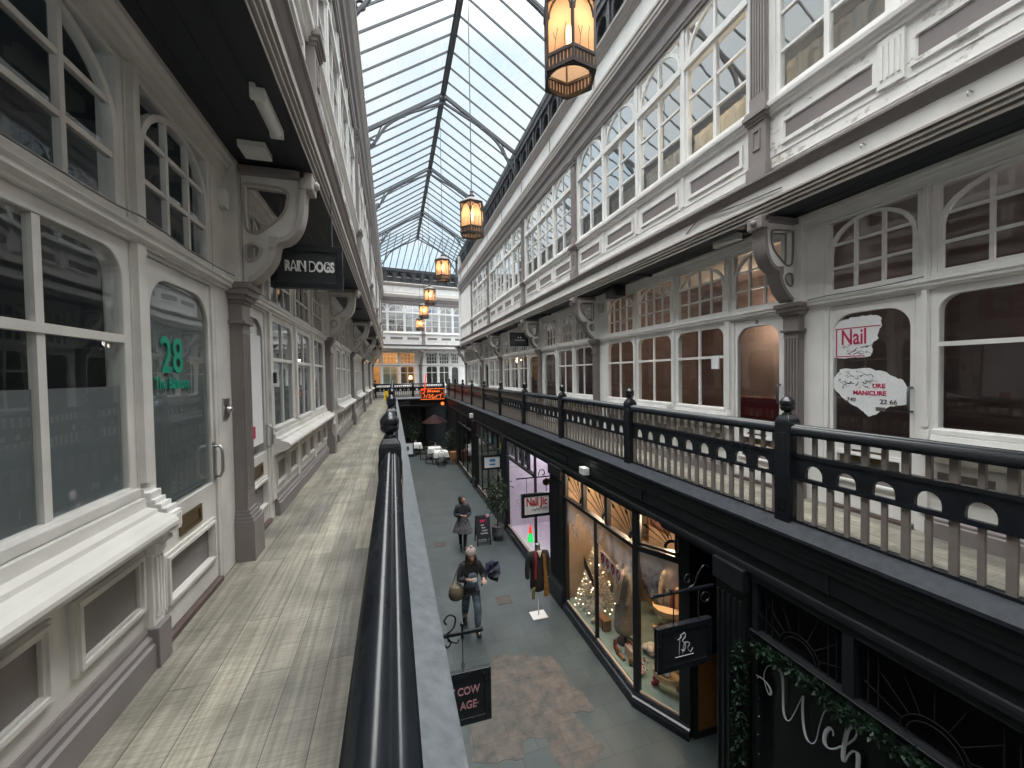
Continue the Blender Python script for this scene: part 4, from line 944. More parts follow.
# ------------------------------------------------------------------ hanging lanterns
def lantern(x, y, z, k):
    lab = ['large amber hexagonal lantern nearest the roof truss overhead', 'second amber hexagonal lantern down the arcade', 'third amber hexagonal lantern down the arcade', 'fourth amber hexagonal lantern down the arcade', 'fifth amber hexagonal lantern down the arcade', 'last amber hexagonal lantern before the far cross wall'][k]
    root = thing('lantern', lab, 'lantern', (x, y, z), 'hanging lanterns')
    R = .262; ph = math.radians(12)
    c = [(x + R*math.cos(ph + PI/3*i), y + R*math.sin(ph + PI/3*i)) for i in range(6)]
    fr = MB(); gl = MB()
    for i in range(6):
        a, b = Vector((*c[i], 0)), Vector((*c[(i+1) % 6], 0)); d = (b - a); L = d.length; d.normalize(); n = Vector((d.y, -d.x, 0))
        fs = lambda u, v, w, a=a, d=d, n=n: (a.x + d.x*u + n.x*w, a.y + d.y*u + n.y*w, z + v)
        q = MB(fs)
        fr.fr = fs
        fr.box(-.011, .011, 0, .68, -.011, .011)
        fr.box(0, L, 0, .035, -.012, .012); fr.box(0, L, .13, .16, -.012, .012); fr.box(0, L, .65, .69, -.014, .014)
        for j in range(1, 7): u = L * j / 7; fr.box(u - .012, u + .012, .03, .14, -.006, .006)
        ar = arch(.012, L - .012, .16, .65, .16, 10)[2:]; ar2 = arch(.026, L - .026, .16, .636, .15, 10)[2:]
        fr.plate([ar + ar2[::-1]], -.008, .008)
        # thin twigs painted on the panel
        fr.tube([(L*.3, .17, .004), (L*.33, .26, .004), (L*.24, .34, .004)], .003, 4); fr.tube([(L*.33, .26, .004), (L*.42, .36, .004)], .003, 4); fr.tube([(L*.7, .17, .004), (L*.68, .3, .004), (L*.75, .38, .004)], .003, 4)
        gl.fr = fs; gl.quad((.01, .16, -.004), (L - .01, .16, -.004), (L - .01, .65, -.004), (.01, .65, -.004)); gl.quad((.01, .03, -.004), (L - .01, .03, -.004), (L - .01, .13, -.004), (.01, .13, -.004))
    fr.fr = lambda a, b, cc: (a, b, cc)
    hexp = [p for p in c]
    fr.plate([hexp, [(x + .218*math.cos(2*PI*i/24), y + .218*math.sin(2*PI*i/24)) for i in range(24)]], z - .012, z + .02)
    fr.build('iron_frame', M['lantern_iron'], root); gl.build('amber_glass', M['lampglass'], root)
    F3 = lambda a, b, cc: (x + a, y + cc, z + b)
    cp = MB(F3); cp.lathe([(.285, .68), (.285, .70), (.20, .76), (.10, .82), (.075, .84), (.075, .88), (.05, .9), (.03, .94), (.045, .96), (.03, .985), (.012, 1.0), (0, 1.01)], (0, 0, 0), 6, 'v', ph); cp.build('cap', M['lantern_iron'], root)
    b = MB(F3); b.smooth = True; b.lathe([(.0, .34), (.018, .35), (.03, .40), (.032, .45), (.025, .5), (.016, .53), (0, .54)], (0, 0, 0), 12); b.build('bulb', M['bulb'], root)
    h = MB(F3); h.box(-.018, .018, .53, .69, -.018, .018); h.build('bulb_holder', M['brass'], root)
    r = MB(); r.tube([(x, y, z + 1.0), (x, y, RZ - .08)], .010, 6); r.build('cable', M['iron'], root)
M['lantern_iron'] = mat('brown_lantern_iron', (.05, .04, .036), .5, var=.2)
for k, (y, z) in enumerate(((3.70, 8.20), (8.77, 8.36), (14.05, 8.58), (19.1, 8.62), (22.9, 8.5), (26.3, 8.2))): lantern(1.75, y, z, k)

# ------------------------------------------------------------------ hanging signs
def board(fr, u0, u1, v0, v1, th, root, frame=.035, face='black_mat'):
    b = MB(fr); b.box(u0, u1, v0, v1, -th/2 + .012, th/2 - .012); b.build('board', M[face], root)
    f = MB(fr)
    for s in (1, -1): f.plate([rect(u0 - .01, u1 + .01, v0 - .01, v1 + .01), rect(u0 + frame, u1 - frame, v0 + frame, v1 - frame)], s * (th/2 - .02), s * th/2)
    f.box(u0 - .01, u1 + .01, v1, v1 + .012, -th/2, th/2)
    f.build('frame_moulding', M['black'], root, .004)
FS = lambda y: (lambda u, v, w: (u, y - w, v))
f = FS(4.35); rd = thing('hanging_sign', 'black hanging sign with white outlined capitals below the first cream bracket', 'sign', (-.77, 4.35, 6.165))
board(f, -1.085, -.465, 6.175, 6.575, .07, rd, .05)
text('RAIN DOGS', .135, f, (-.752, 6.375, .026), M['letter'], rd, sx=.61, offset=.006, ext=.003); text('RAIN DOGS', .135, f, (-.752, 6.375, .0275), M['ink'], rd, name='lettering_inline', sx=.61, offset=-.006, ext=.003)
m = MB(f)
for u in (-1.0, -.55): m = MB(f); m.tube([(u, 6.58, 0), (u, 7.1, 0)], .008, 6); m.build('hanger_rod', M['iron'], rd)

f = FS(4.0); cs = thing('hanging_sign', 'black hanging sign with pink capitals under the ledge of the walkway', 'sign', (.55, 4.0, 1.73))
board(f, .28, .895, 1.74, 2.27, .06, cs, .06)
text('Y COW', .112, f, (.785, 2.075, .02), M['pink'], cs, align='RIGHT', sx=.8, offset=.002); text('AGE\u00b7', .112, f, (.775, 1.925, .02), M['pink'], cs, align='RIGHT', sx=.8, offset=.002)
m = MB(f); m.tube([(.62, 2.29, 0), (.62, 2.68, 0)], .006, 6); m.smooth = True
for v in (2.34, 2.62): m.tube([(.62 + .018*math.cos(t), v + .028*math.sin(t), 0) for t in (2*PI*i/10 for i in range(10))], .004, 5, True)
m.build('chain', M['iron'], cs)
m = MB(f); m.box(.04, .83, 2.66, 2.69, -.015, .015); m.smooth = True; m.ball((.62, 2.76, 0), .022); m.tube([(.62, 2.62, 0), (.62, 2.75, 0)], .012, 6)
m.tube(spline([(.44, 2.68, 0), (.53, 2.74, 0), (.55, 2.84, 0), (.49, 2.88, 0), (.44, 2.83, 0), (.46, 2.79, 0)], 5), .009, 6); m.tube(spline([(.45, 2.67, 0), (.50, 2.6, 0), (.47, 2.55, 0), (.44, 2.58, 0)], 5), .009, 6); m.tube(spline([(.47, 2.62, 0), (.56, 2.58, 0), (.58, 2.61, 0)], 5), .008, 6)
m.build('iron_arm', M['black'], cs)

f = FS(3.85); a_s = thing('hanging_sign', 'black hanging sign with thin gold monogram beside the vintage shop corner', 'sign', (3.2, 3.85, 1.9))
board(f, 2.82, 3.56, 1.86, 2.36, .07, a_s, .06)
m = MB(f); m.smooth = True
for sp in ([(3.10, 2.02, .03), (3.11, 2.18, .03), (3.12, 2.26, .03)], [(3.08, 2.2, .03), (3.14, 2.23, .03)], [(3.12, 2.24, .03), (3.17, 2.27, .03), (3.19, 2.23, .03), (3.15, 2.18, .03), (3.19, 2.13, .03), (3.17, 2.06, .03), (3.13, 2.08, .03)], [(3.15, 2.03, .03), (3.18, 2.15, .03), (3.25, 2.13, .03), (3.22, 2.08, .03), (3.26, 2.03, .03), (3.29, 2.07, .03)], [(3.05, 2.0, .03), (3.3, 2.0, .03)]): m.tube(spline(sp, 4), .004, 5)
m.build('monogram', M['script'], a_s)
m = MB(f); m.box(2.76, 3.62, 2.73, 2.755, -.012, .012); m.smooth = True; m.tube([(3.05, 2.37, 0), (3.05, 2.74, 0)], .007, 6); m.tube([(3.4, 2.37, 0), (3.4, 2.74, 0)], .007, 6)
m.tube(spline([(3.55, 2.97, 0), (3.48, 3.0, 0), (3.4, 2.92, 0), (3.34, 2.8, 0), (3.25, 2.76, 0)], 5), .008, 6); m.tube(spline([(3.3, 2.9, 0), (3.24, 2.93, 0), (3.2, 2.87, 0), (3.25, 2.83, 0), (3.28, 2.86, 0)], 5), .008, 6); m.ball((3.02, 2.78, 0), .02); m.ball((2.76, 2.74, 0), .018)
m.tube([(3.5 + .06*math.cos(t), 2.62 + .06*math.sin(t), 0) for t in (2*PI*i/14 for i in range(14))], .008, 5, True)
m.build('iron_arm', M['black'], a_s)

f = FS(9.0); ns = thing('hanging_sign', 'white hanging sign with red lettering in a black frame by the nail shop', 'sign', (3.25, 9, 1.8))
board(f, 2.87, 3.61, 1.88, 2.42, .08, ns, .06, 'signwhite')
text('Nail Jic', .27, f, (3.24, 2.23, .032), M['red'], ns, sx=.70, offset=.009)
m = MB(f); m.smooth = True; m.tube(spline([(3.12 + .035*k, 2.04 + .03*math.sin(k * 2.3) + .004*k, .036) for k in range(13)], 4), .006, 5); m.build('script_line', M['ink'], ns)
m = MB(f); m.box(2.74, 3.62, 2.80, 2.825, -.012, .012); m.smooth = True; m.tube([(3.0, 2.43, 0), (3.0, 2.81, 0)], .006, 6); m.tube([(3.5, 2.43, 0), (3.5, 2.81, 0)], .006, 6)
m.tube(spline([(3.3, 2.84, 0), (3.34, 2.97, 0), (3.44, 2.97, 0), (3.46, 2.88, 0), (3.4, 2.86, 0)], 5), .01, 6); m.build('iron_arm', M['black'], ns)
m = MB(f); m.lathe([(0, -.012), (.09, -.012), (.09, .012), (0, .012)], (3.5, 2.68, 0), 18, 'w'); m.build('round_boss', M['brass'], ns)

f = FS(13.6); bs = thing('hanging_sign', 'white hanging sign with small blue logo in a black frame', 'sign', (3.3, 13.6, 2.0))
board(f, 2.93, 3.6, 1.98, 2.47, .08, bs, .06, 'signwhite')
m = MB(f); m.box(3.17, 3.38, 2.24, 2.34, .03, .034); m.box(3.17, 3.38, 2.12, 2.18, .03, .034); m.build('blue_logo', M['blue'], bs)
m = MB(f); m.box(2.88, 3.62, 2.62, 2.64, -.012, .012); m.tube([(3.0, 2.47, 0), (3.0, 2.63, 0)], .006, 6); m.tube([(3.5, 2.47, 0), (3.5, 2.63, 0)], .006, 6); m.build('iron_arm', M['black'], bs)
# ------------------------------------------------------------------ signs, stickers and fittings on the walls
text('28', .31, FL, (3.03, 5.44, -.029), M['green'], D28, 'number', sx=.86, offset=.004)
text('The Balcony', .10, FL, (3.03, 5.275, -.029), M['green'], D28, sx=.84, offset=.0015)
text('33', .07, FR, (4.28, 5.955, -.012), M['ink'], D33, 'number', flip=True, sx=.8, offset=.001)
S1 = [(3.298, 5.431), (3.308, 5.74), (3.258, 5.822), (3.116, 5.85), (2.938, 5.859), (2.841, 5.824), (2.841, 5.737), (2.874, 5.645), (2.867, 5.604), (2.923, 5.56), (2.915, 5.471), (2.95, 5.424), (3.091, 5.422), (3.24, 5.411)]
S2 = [(3.224, 5.297), (2.95, 5.301), (2.797, 5.258), (2.705, 5.196), (2.649, 5.181), (2.623, 5.09), (2.622, 4.938), (2.755, 4.913), (2.863, 4.841), (2.947, 4.792), (3.035, 4.867), (3.19, 4.968), (3.29, 5.068), (3.30, 5.192), (3.248, 5.263)]
def torn(name, pl, lab):
    m = MB(FR); m.plate([rough(pl, 5, .007)], -.031, -.028); return tag(m.build(name, M['paper']), lab, 'poster')
M['paper'] = mat('torn_white_paper', (.82, .83, .85), .7, var=.08, vs=40)
M['film'] = mat('grey_door_film', (.21, .22, .215), .5, var=.15, vs=2)
M['crimson'] = mat('crimson_print', (.50, .02, .09), .6)
M['scuff'] = mat('dark_scuffs', (.12, .10, .10), .8)
s1 = torn('torn_poster', S1, 'torn white poster with red Nail lettering on the dark door glass'); s2 = torn('torn_poster', S2, 'torn white poster with MANICURE lettering on the dark door glass')
text('Nail', .235, FR, (3.095, 5.635, -.026), M['crimson'], s1, flip=True, sx=.66, offset=.003)
m = MB(FR); m.box(3.262, 3.274, 5.43, 5.745, -.0275, -.0255); m.box(2.845, 3.274, 5.735, 5.745, -.0275, -.0255); m.box(2.99, 3.27, 5.43, 5.44, -.0275, -.0255); m.build('red_border', M['crimson'], s1)
def scuffs(par, n, box_, sd):
    r = random.Random(sd); m = MB(FR); m.smooth = True
    for _ in range(n):
        a, b = r.uniform(box_[0], box_[1]), r.uniform(box_[2], box_[3]); m.tube([(a, b, -.0275), (a + r.uniform(-.04, .04), b + r.uniform(-.02, .02), -.0275), (a + r.uniform(-.06, .06), b + r.uniform(-.03, .03), -.0275)], r.uniform(.001, .0035), 4)
    m.build('torn_scuffs', M['scuff'], par)
scuffs(s1, 22, (2.96, 3.2, 5.46, 5.55), 3); scuffs(s2, 34, (2.9, 3.24, 5.1, 5.27), 5)
text('URE', .062, FR, (2.86, 5.117, -.026), M['crimson'], s2, 'line_one', flip=True, sx=1.0, offset=.0015)
text('MANICURE', .062, FR, (2.945, 5.04, -.026), M['crimson'], s2, 'line_two', flip=True, sx=.98, offset=.0015)
text('740', .06, FR, (3.115, 4.965, -.026), M['ink'], s2, 'line_three', flip=True); text('22 66', .066, FR, (2.775, 4.955, -.026), M['ink'], s2, 'line_four', flip=True, sx=1.0)
m = MB(FR); m.box(2.80, 2.885, 4.86, 4.9, -.0275, -.0255); m.build('grey_corner', M['scuff'], s2)
m = MB(FR); m.box(4.92, 5.06, 5.33, 5.53, -.0, .02) ; m.box(4.94, 5.04, 5.4, 5.43, .02, .022); tag(m.build('notice_card', M['paper']), 'small white notice card on the window beside door 33', 'notice')
def soffit_light(loc, L, wd, lab, nm='tube_light'):
    root = thing(nm, lab, 'light fitting', loc)
    b = MB(lambda u, v, w: (loc[0] + w, loc[1] + u, loc[2] + v)); b.box(-L/2, L/2, .03, .07, -wd/2, wd/2); b.box(-L/2, -L/2 + .04, -.02, .03, -wd/2, wd/2); b.box(L/2 - .04, L/2, -.02, .03, -wd/2, wd/2); b.build('housing', M['plastic'], root, .004)
    d = MB(lambda u, v, w: (loc[0] + w, loc[1] + u, loc[2] + v)); d.lathe([(.0, -L/2 + .04), (wd*.46, -L/2 + .04), (wd*.46, L/2 - .04), (0, L/2 - .04)], (0, .01, 0), 12, 'u'); d.build('diffuser', M['plastic'], root)
soffit_light((-.76, 3.06, 7.042), .46, .085, 'white tube light under the dark soffit near door 28')
m = MB(); m.box(-1.09, -.90, 3.52, 3.72, 7.06, 7.112); m.box(-1.07, -.92, 3.54, 3.7, 7.05, 7.06); tag(m.build('flat_light', M['plastic'], None, .006), 'flat square white light under the soffit beside the first cream bracket', 'light fitting')
soffit_light((4.40, 4.42, 7.042), .42, .085, 'white tube light under the soffit above door 33')
soffit_light((4.40, 9.2, 7.042), .42, .085, 'white tube light under the soffit by the second taupe bracket')
soffit_light((4.40, 13.6, 7.042), .42, .085, 'white tube light under the soffit by the black script sign')
m = MB(); m.box(4.42, 4.66, 7.3, 7.7, 6.88, 7.112); m.box(4.40, 4.42, 7.33, 7.67, 6.9, 7.08); tag(m.build('speaker_box', M['black_mat'], None, .01), 'black loudspeaker box under the soffit past door 33', 'speaker')
m = MB(FL); m.box(3.75, 3.84, 6.68, 6.82, 0.0, .045); m.box(3.77, 3.82, 6.71, 6.74, .045, .05); tag(m.build('alarm_box', M['plastic'], None, .008), 'small grey alarm box on the cream wall beside the first bracket', 'alarm box')
m = MB(FR); m.box(8.36, 8.46, 6.70, 6.92, 0.0, .07); tag(m.build('alarm_box', M['dull_plastic'], None, .008), 'grey alarm box on the white wall by the second taupe bracket', 'alarm box')
m = MB(FL); m.plate([rect(3.68, 3.80, 4.98, 5.14), [(3.72 + .02*math.cos(2*PI*k/10), 5.06 + .02*math.sin(2*PI*k/10)) for k in range(10)]], 0, .012); m.smooth = True; m.ball((3.74, 5.05, .03), .028); tag(m.build('lock_plate', M['steel']), 'square steel entry lock plate beside door 28', 'lock')
m = MB(FL); m.box(5.0, 5.04, 5.24, 5.36, .03, .06); tag(m.build('entry_buzzer', M['ink']), 'small black entry buzzer on the post past the second cream door', 'buzzer')
M['greycable'] = mat('grey_cable', (.16, .155, .15), .5)
def cable(fr, pts, lab, r=.005):
    m = MB(fr); m.smooth = True; m.tube(spline(pts, 5), r, 5); return tag(m.build('cable', M['greycable']), lab, 'cable')
cable(FL, [(.2, 6.125, .075), (1.0, 6.13, .078), (1.8, 6.12, .08), (2.3, 6.12, .078), (2.56, 6.135, .09), (3.0, 6.12, .078), (3.5, 6.125, .078), (3.8, 6.14, .08)], 'dark cable clipped along the cream transom above door 28')
cable(FL, [(4.2, 6.125, .078), (5.2, 6.12, .078), (6.5, 6.125, .078), (8.6, 6.12, .078)], 'dark cable clipped along the transom past the black hanging sign', .006)
cable(FR, [(2.45, 6.13, .075), (2.9, 6.115, .075), (3.3, 6.12, .075), (3.52, 6.11, .075)], 'thin cable along the white transom above the torn nail posters', .006)
cable(FRU, [(4.9, 7.3, .06), (4.6, 7.40, .08), (4.2, 7.36, .08), (3.9, 7.33, .07), (3.4, 7.3, .07)], 'loose cable draped on the white fascia above door 33', .008)
m = MB(FRU); m.smooth = True
for u in (1.9, 2.6, 6.8): m.tube([(u, 7.33, .05), (u, 7.33, .1), (u, 7.3, .115), (u, 7.285, .10)], .006, 6)
tag(m.build('ceiling_hooks', M['steel']), 'small hooks screwed into the white fascia over the gallery', 'hooks', kind='stuff')
m = MB(FL); m.box(2.75, 3.54, 4.54, 5.88, -.045, -.041); m.build('grey_film', M['film'], D28)
# stickers and curtain posters on the door after number 28
m = MB(FL); m.box(4.26, 4.80, 4.62, 5.74, -.031, -.028); m.mi = 1; m.box(4.42, 4.55, 4.7, 4.82, -.028, -.026); tag(m.build('door_notice', [M['paper'], M['crimson']]), 'white and red notice on the glass of the cream door after number 28', 'notice')
f = FS(12.95); sg = thing('hanging_sign', 'small black hanging sign with white script past door 33', 'sign', (4.15, 12.95, 6.24))
board(f, 3.81, 4.45, 6.25, 6.69, .06, sg, .03)
m = MB(f); m.smooth = True; m.tube(spline([(3.96 + .028*k, 6.44 + .018*math.sin(k*2.1), .035) for k in range(14)], 3), .006, 5); m.box(4.08, 4.11, 6.51, 6.55, .03, .034); m.box(4.16, 4.19, 6.51, 6.55, .03, .034); m.build('script_line', M['letter'], sg)
for u in (3.95, 4.35): m = MB(f); m.tube([(u, 6.7, 0), (u, 7.1, 0)], .007, 6); m.build('hanger_rod', M['iron'], sg)
# sill console next to door 28
m = MB(FL)
for v0, v1, w in ((3.97, 4.36, .045), (4.36, 4.42, .065), (4.42, 4.47, .10), (4.47, 4.58, .14), (4.58, 4.61, .12), (4.61, 4.635, .095), (4.635, 4.66, .07), (4.66, 4.70, .05)): m.box(2.58, 2.685, v0, v1, 0, w)
for k in range(3):
    c = 2.605 + .028*k; m.box(c - .007, c + .007, 4.02, 4.34, .045, .06); m.box(c - .007, c + .007, 4.49, 4.565, .14, .15)
m.mi = 1; m.box(2.57, 2.695, G, 3.97, 0, .07)
tag(m.build(ntrim(), [M['white'], M['taupe']], None, .004), 'stepped white console at the end of the sill beside door 28', 'console', kind='structure')
m = MB(FG); m.box(6.8, 7.0, 3.36, 3.5, .09, .22); tag(m.build('floodlight', M['plastic'], None, .012), 'white floodlight box on the black fascia above the vintage shop', 'light fitting')
m = MB(FG); m.box(18.2, 18.45, 3.3, 3.5, .09, .25); tag(m.build('floodlight', M['plastic'], None, .012), 'small white floodlight on the black fascia towards the restaurant tables', 'light fitting')

# wet floor sign
ws = thing('wet_floor_sign', 'yellow folding wet floor sign at the far end of the plank walkway', 'sign', (-.42, 26.2, G))
m = MB()
for s in (-1, 1):
    fr = lambda u, v, w, s=s: (-.42 + u, 26.2 + s * (.16 - .24 * v) + w, G + v)
    m.fr = fr; m.plate([[(-.16, .0), (-.10, .0), (-.08, .06), (.08, .06), (.10, 0), (.16, 0), (.11, .62), (-.11, .62)]], -.01, .01)
m.build('panels', M['yellow'], ws); m = MB(lambda u, v, w: (-.42 + u, 26.04 + .24*v - w, G + v)); m.plate([[(-.05, .2), (.05, .2), (0, .42)]], .02, .024); m.build('warning_mark', M['ink'], ws)

# neon sign
f = FS(27.4); ne = thing('neon_sign', 'glowing orange neon sign in a dark framed box at the far cross gallery', 'neon sign', (2.5, 27.4, 3.65))
m = MB(f); m.box(1.74, 3.34, 3.66, 4.44, -.05, .04); m.build('sign_box', M['black_mat'], ne)
m = MB(f); m.smooth = True
m.tube([(1.78, 3.70, .06), (3.30, 3.70, .06), (3.30, 4.40, .06), (1.78, 4.40, .06)], .016, 6, True)
for sp in ([(2.22, 4.12), (2.24, 4.34), (2.31, 4.18), (2.38, 4.36), (2.40, 4.14)], [(2.46, 4.2), (2.52, 4.28), (2.55, 4.16), (2.6, 4.24)], [(2.62, 4.16), (2.68, 4.3), (2.7, 4.18), (2.76, 4.26)], [(2.78, 4.2), (2.84, 4.27), (2.87, 4.18), (2.81, 4.18), (2.8, 4.22)], [(2.91, 4.17), (2.93, 4.27), (3.0, 4.24), (3.02, 4.16)],
           [(2.15, 3.95), (2.3, 4.03), (2.38, 3.92), (2.28, 3.86), (2.36, 3.78)], [(2.4, 3.78), (2.5, 3.98), (2.58, 4.02), (2.52, 3.84), (2.64, 3.76)], [(2.5, 3.76), (2.62, 3.78), (2.7, 3.9), (2.72, 3.78)], [(2.76, 3.94), (2.95, 3.97), (3.1, 3.98), (3.2, 4.1)], [(2.82, 3.95), (2.8, 3.78)], [(3.08, 3.97), (3.06, 3.76)], [(1.95, 4.1), (2.02, 3.95), (1.94, 3.8)], [(2.1, 3.95), (2.14, 3.78)]):
    m.tube(spline([(a, b, .06) for a, b in sp], 4), .014, 6)
m.build('neon_tube', M['neon'], ne)
m = MB(f); m.smooth = True; m.tube(spline([(2.0, 4.2, .06), (2.05, 4.5, .06), (2.10, 4.9, .06), (2.12, 5.4, .06)], 4), [.06, .05, .04, .035] + [.03] * 20 if False else .035, 6); m.tube(spline([(1.8, 4.3, .06), (1.95, 4.34, .06), (2.02, 4.2, .06), (1.86, 4.1, .06)], 4), .03, 6); m.build('red_neon_tube', M['neon_red'], ne)
m = MB(f)
for u in (1.95, 3.15): m.tube([(u, 4.0, -.04), (u, 4.0, -1.1 - (.25 if u > 3 else 0))], .02, 6)
m.build('bracket_arm', M['iron'], ne)
ol = thing('orange_lamp', 'small round glowing orange lamp below the neon sign', 'lamp', (3.2, 27.4, 3.2)); m = MB(); m.smooth = True; m.ball((3.2, 27.4, 3.38), .12); m.build('globe', M['neon'], ol); m = MB(); m.tube([(3.2, 27.4, 3.48), (3.2, 27.4, 3.66)], .015, 6); m.build('stem', M['iron'], ol)

# ------------------------------------------------------------------ plants
def shrub(x, y, z0, h, r, pot_r, pot_h, n, leaf, lab, nm='potted_shrub', stemh=.3, mat_='leaf2', hang=None):
    root = thing(nm, lab, 'potted plant', (x, y, z0))
    p = MB(lambda a, b, c: (x + a, y + c, z0 + b)); p.smooth = True; p.lathe([(0, 0), (pot_r*.8, 0), (pot_r, pot_h*.55), (pot_r*.95, pot_h*.97), (pot_r*1.02, pot_h), (pot_r*.85, pot_h), (pot_r*.8, pot_h*.93), (0, pot_h*.93)], (0, 0, 0), 16); p.build('pot', M['pot'], root)
    s = MB(); s.smooth = True; rnd = random.Random(int(x*100 + y)); tips = []
    s.tube([(x, y, z0 + pot_h*.9), (x + .02, y, z0 + pot_h + stemh), (x, y, z0 + h*.85)], .022, 6)
    for k in range(9):
        a = rnd.uniform(0, 2*PI); b0 = (x, y, z0 + pot_h + (h - pot_h) * rnd.uniform(.15, .75)); e = (x + r*.8*math.cos(a), y + r*.8*math.sin(a), b0[2] + rnd.uniform(.0, .35)); s.tube([b0, ((b0[0]+e[0])/2, (b0[1]+e[1])/2, (b0[2]+e[2])/2 + .06), e], .01, 5); tips.append([b0, e])
    s.build('stems', M['stem'], root)
    l = MB()
    leaves(l, [(x, y, z0 + pot_h + stemh), (x, y, z0 + h)], n // 3, r * .7, leaf, int(y*7))
    for k, t in enumerate(tips): leaves(l, t, n // 12, r * .4, leaf, k + int(x*31))
    l.build('foliage', M[mat_], root); return root
M['stem'] = mat('brown_stem', (.06, .045, .03), .8)
shrub(3.12, 12.35, 0, 1.95, .42, .2, .45, 900, .12, 'leafy shrub in a dark stone pot beside the chalkboard', stemh=.5)
shrub(3.32, 25.0, 0, 1.9, .42, .2, .45, 800, .12, 'bushy potted tree behind the nearer white clothed tables', stemh=.3)
shrub(1.45, 29.0, 0, 2.6, .7, .25, .5, 900, .13, 'spreading potted tree by the far shopfront and menu board', stemh=.6)

# ------------------------------------------------------------------ chalkboard
ab = thing('chalkboard', 'black A-frame chalkboard with pink heading and white chalk lines', 'chalkboard', (2.6, 12.25, 0))
for s in (-1, 1):
    fr = lambda u, v, w, s=s: (2.6 + u*.97 + .1*u*0, 12.25 + s * (.22 - .2 * v) - w * 1, v)
    m = MB(fr)
    for u in (-.21, .21): m.box(u - .02, u + .02, 0, .86, -.012, .012)
    m.box(-.21, .21, .82, .86, -.012, .012); m.box(-.21, .21, .2, .24, -.012, .012); m.build('frame', M['black_mat'], ab)
    m = MB(fr); m.box(-.19, .19, .24, .82, -.006, .006); m.build('board', M['ink'], ab)
fr = lambda u, v, w: (2.6 + u*.97, 12.25 - (.22 - .2 * v) - w, v)
m = MB(fr); m.box(-.1, .04, .69, .76, .008, .012); m.smooth = True; m.tube(spline([(.05, .7, .01), (.08, .76, .01), (.12, .69, .01)], 3), .006, 4); m.build('pink_heading', M['pinkred'] if 'pinkred' in M else M['crimson'], ab)
m = MB(fr); m.smooth = True
for v, a, n in ((.60, -.08, 4), (.52, -.06, 5), (.44, -.05, 7), (.36, -.10, 9)): m.tube(spline([(a + .026*k, v + .02*math.sin(k*2.2), .01) for k in range(n + 1)], 3), .007, 4)
m.build('chalk_lines', M['letter'], ab)
m = MB(lambda a, b, c: (2.74 + a, 12.17 + c, .87 + b)); m.smooth = True; m.lathe([(0, -.006), (.06, -.006), (.06, .006), (0, .006)], (0, 0, 0), 12, 'w'); m.build('pink_rosette', M['pink'], ab)

# ------------------------------------------------------------------ coat on a stand outside the vintage shop
cx, cy_ = 2.95, 8.15
st = thing('coat_stand', 'steel display stand with square white base outside the vintage shop', 'stand', (cx, cy_, 0))
m = MB(); m.box(cx - .17, cx + .17, cy_ - .15, cy_ + .15, 0, .015); m.build('base_plate', M['plastic'], st, .003)
m = MB(); m.smooth = True; m.tube([(cx, cy_, .01), (cx, cy_, 1.5)], .014, 8); m.build('pole', M['steel'], st)
m = MB(lambda a, b, c: (cx + a, cy_ + c, b)); m.smooth = True
m.lathe([(.0, 1.4), (.07, 1.42), (.055, 1.5), (.05, 1.56), (.055, 1.585), (0, 1.59)], (0, 0, 0), 18); m.build('neck_form', M['steel'], st)
M['scarf'] = mat('dark_red_scarf', (.20, .012, .02), .85, var=.4, vs=20); M['goldcloth'] = mat('ochre_lining', (.27, .13, .03), .7, var=.6, vs=16); M['olivecloth'] = mat('olive_lining', (.13, .13, .05), .8)
# ------------------------------------------------------------------ skinned figures
def skin(name, nodes, edges, m, parent=None, root=None, sub=2, o0=(0, 0, 0), rootnode=None, smooth=True):
    keys = list(nodes); ix = {k: i for i, k in enumerate(keys)}
    me = bpy.data.meshes.new(name); me.from_pydata([tuple(Vector(nodes[k][0]) + Vector((0, 0, 0))) for k in keys], [(ix[a], ix[b]) for a, b in edges], [])
    o = bpy.data.objects.new(name, me); COL.objects.link(o); me.materials.append(m)
    if parent: o.parent = parent
    else: o.location = o0
    OFF[o.name] = OFF[parent.name] if parent else tuple(o0)
    md = o.modifiers.new('skin', 'SKIN'); md.use_smooth_shade = True
    for k in keys:
        r = nodes[k][1]; d = me.skin_vertices[0].data[ix[k]]; d.radius = r if isinstance(r, tuple) else (r, r); d.use_root = (k == (rootnode or keys[0]))
    s = o.modifiers.new('sub', 'SUBSURF'); s.levels = sub; s.render_levels = sub
    return o
def chain(*k): return list(zip(k, k[1:]))
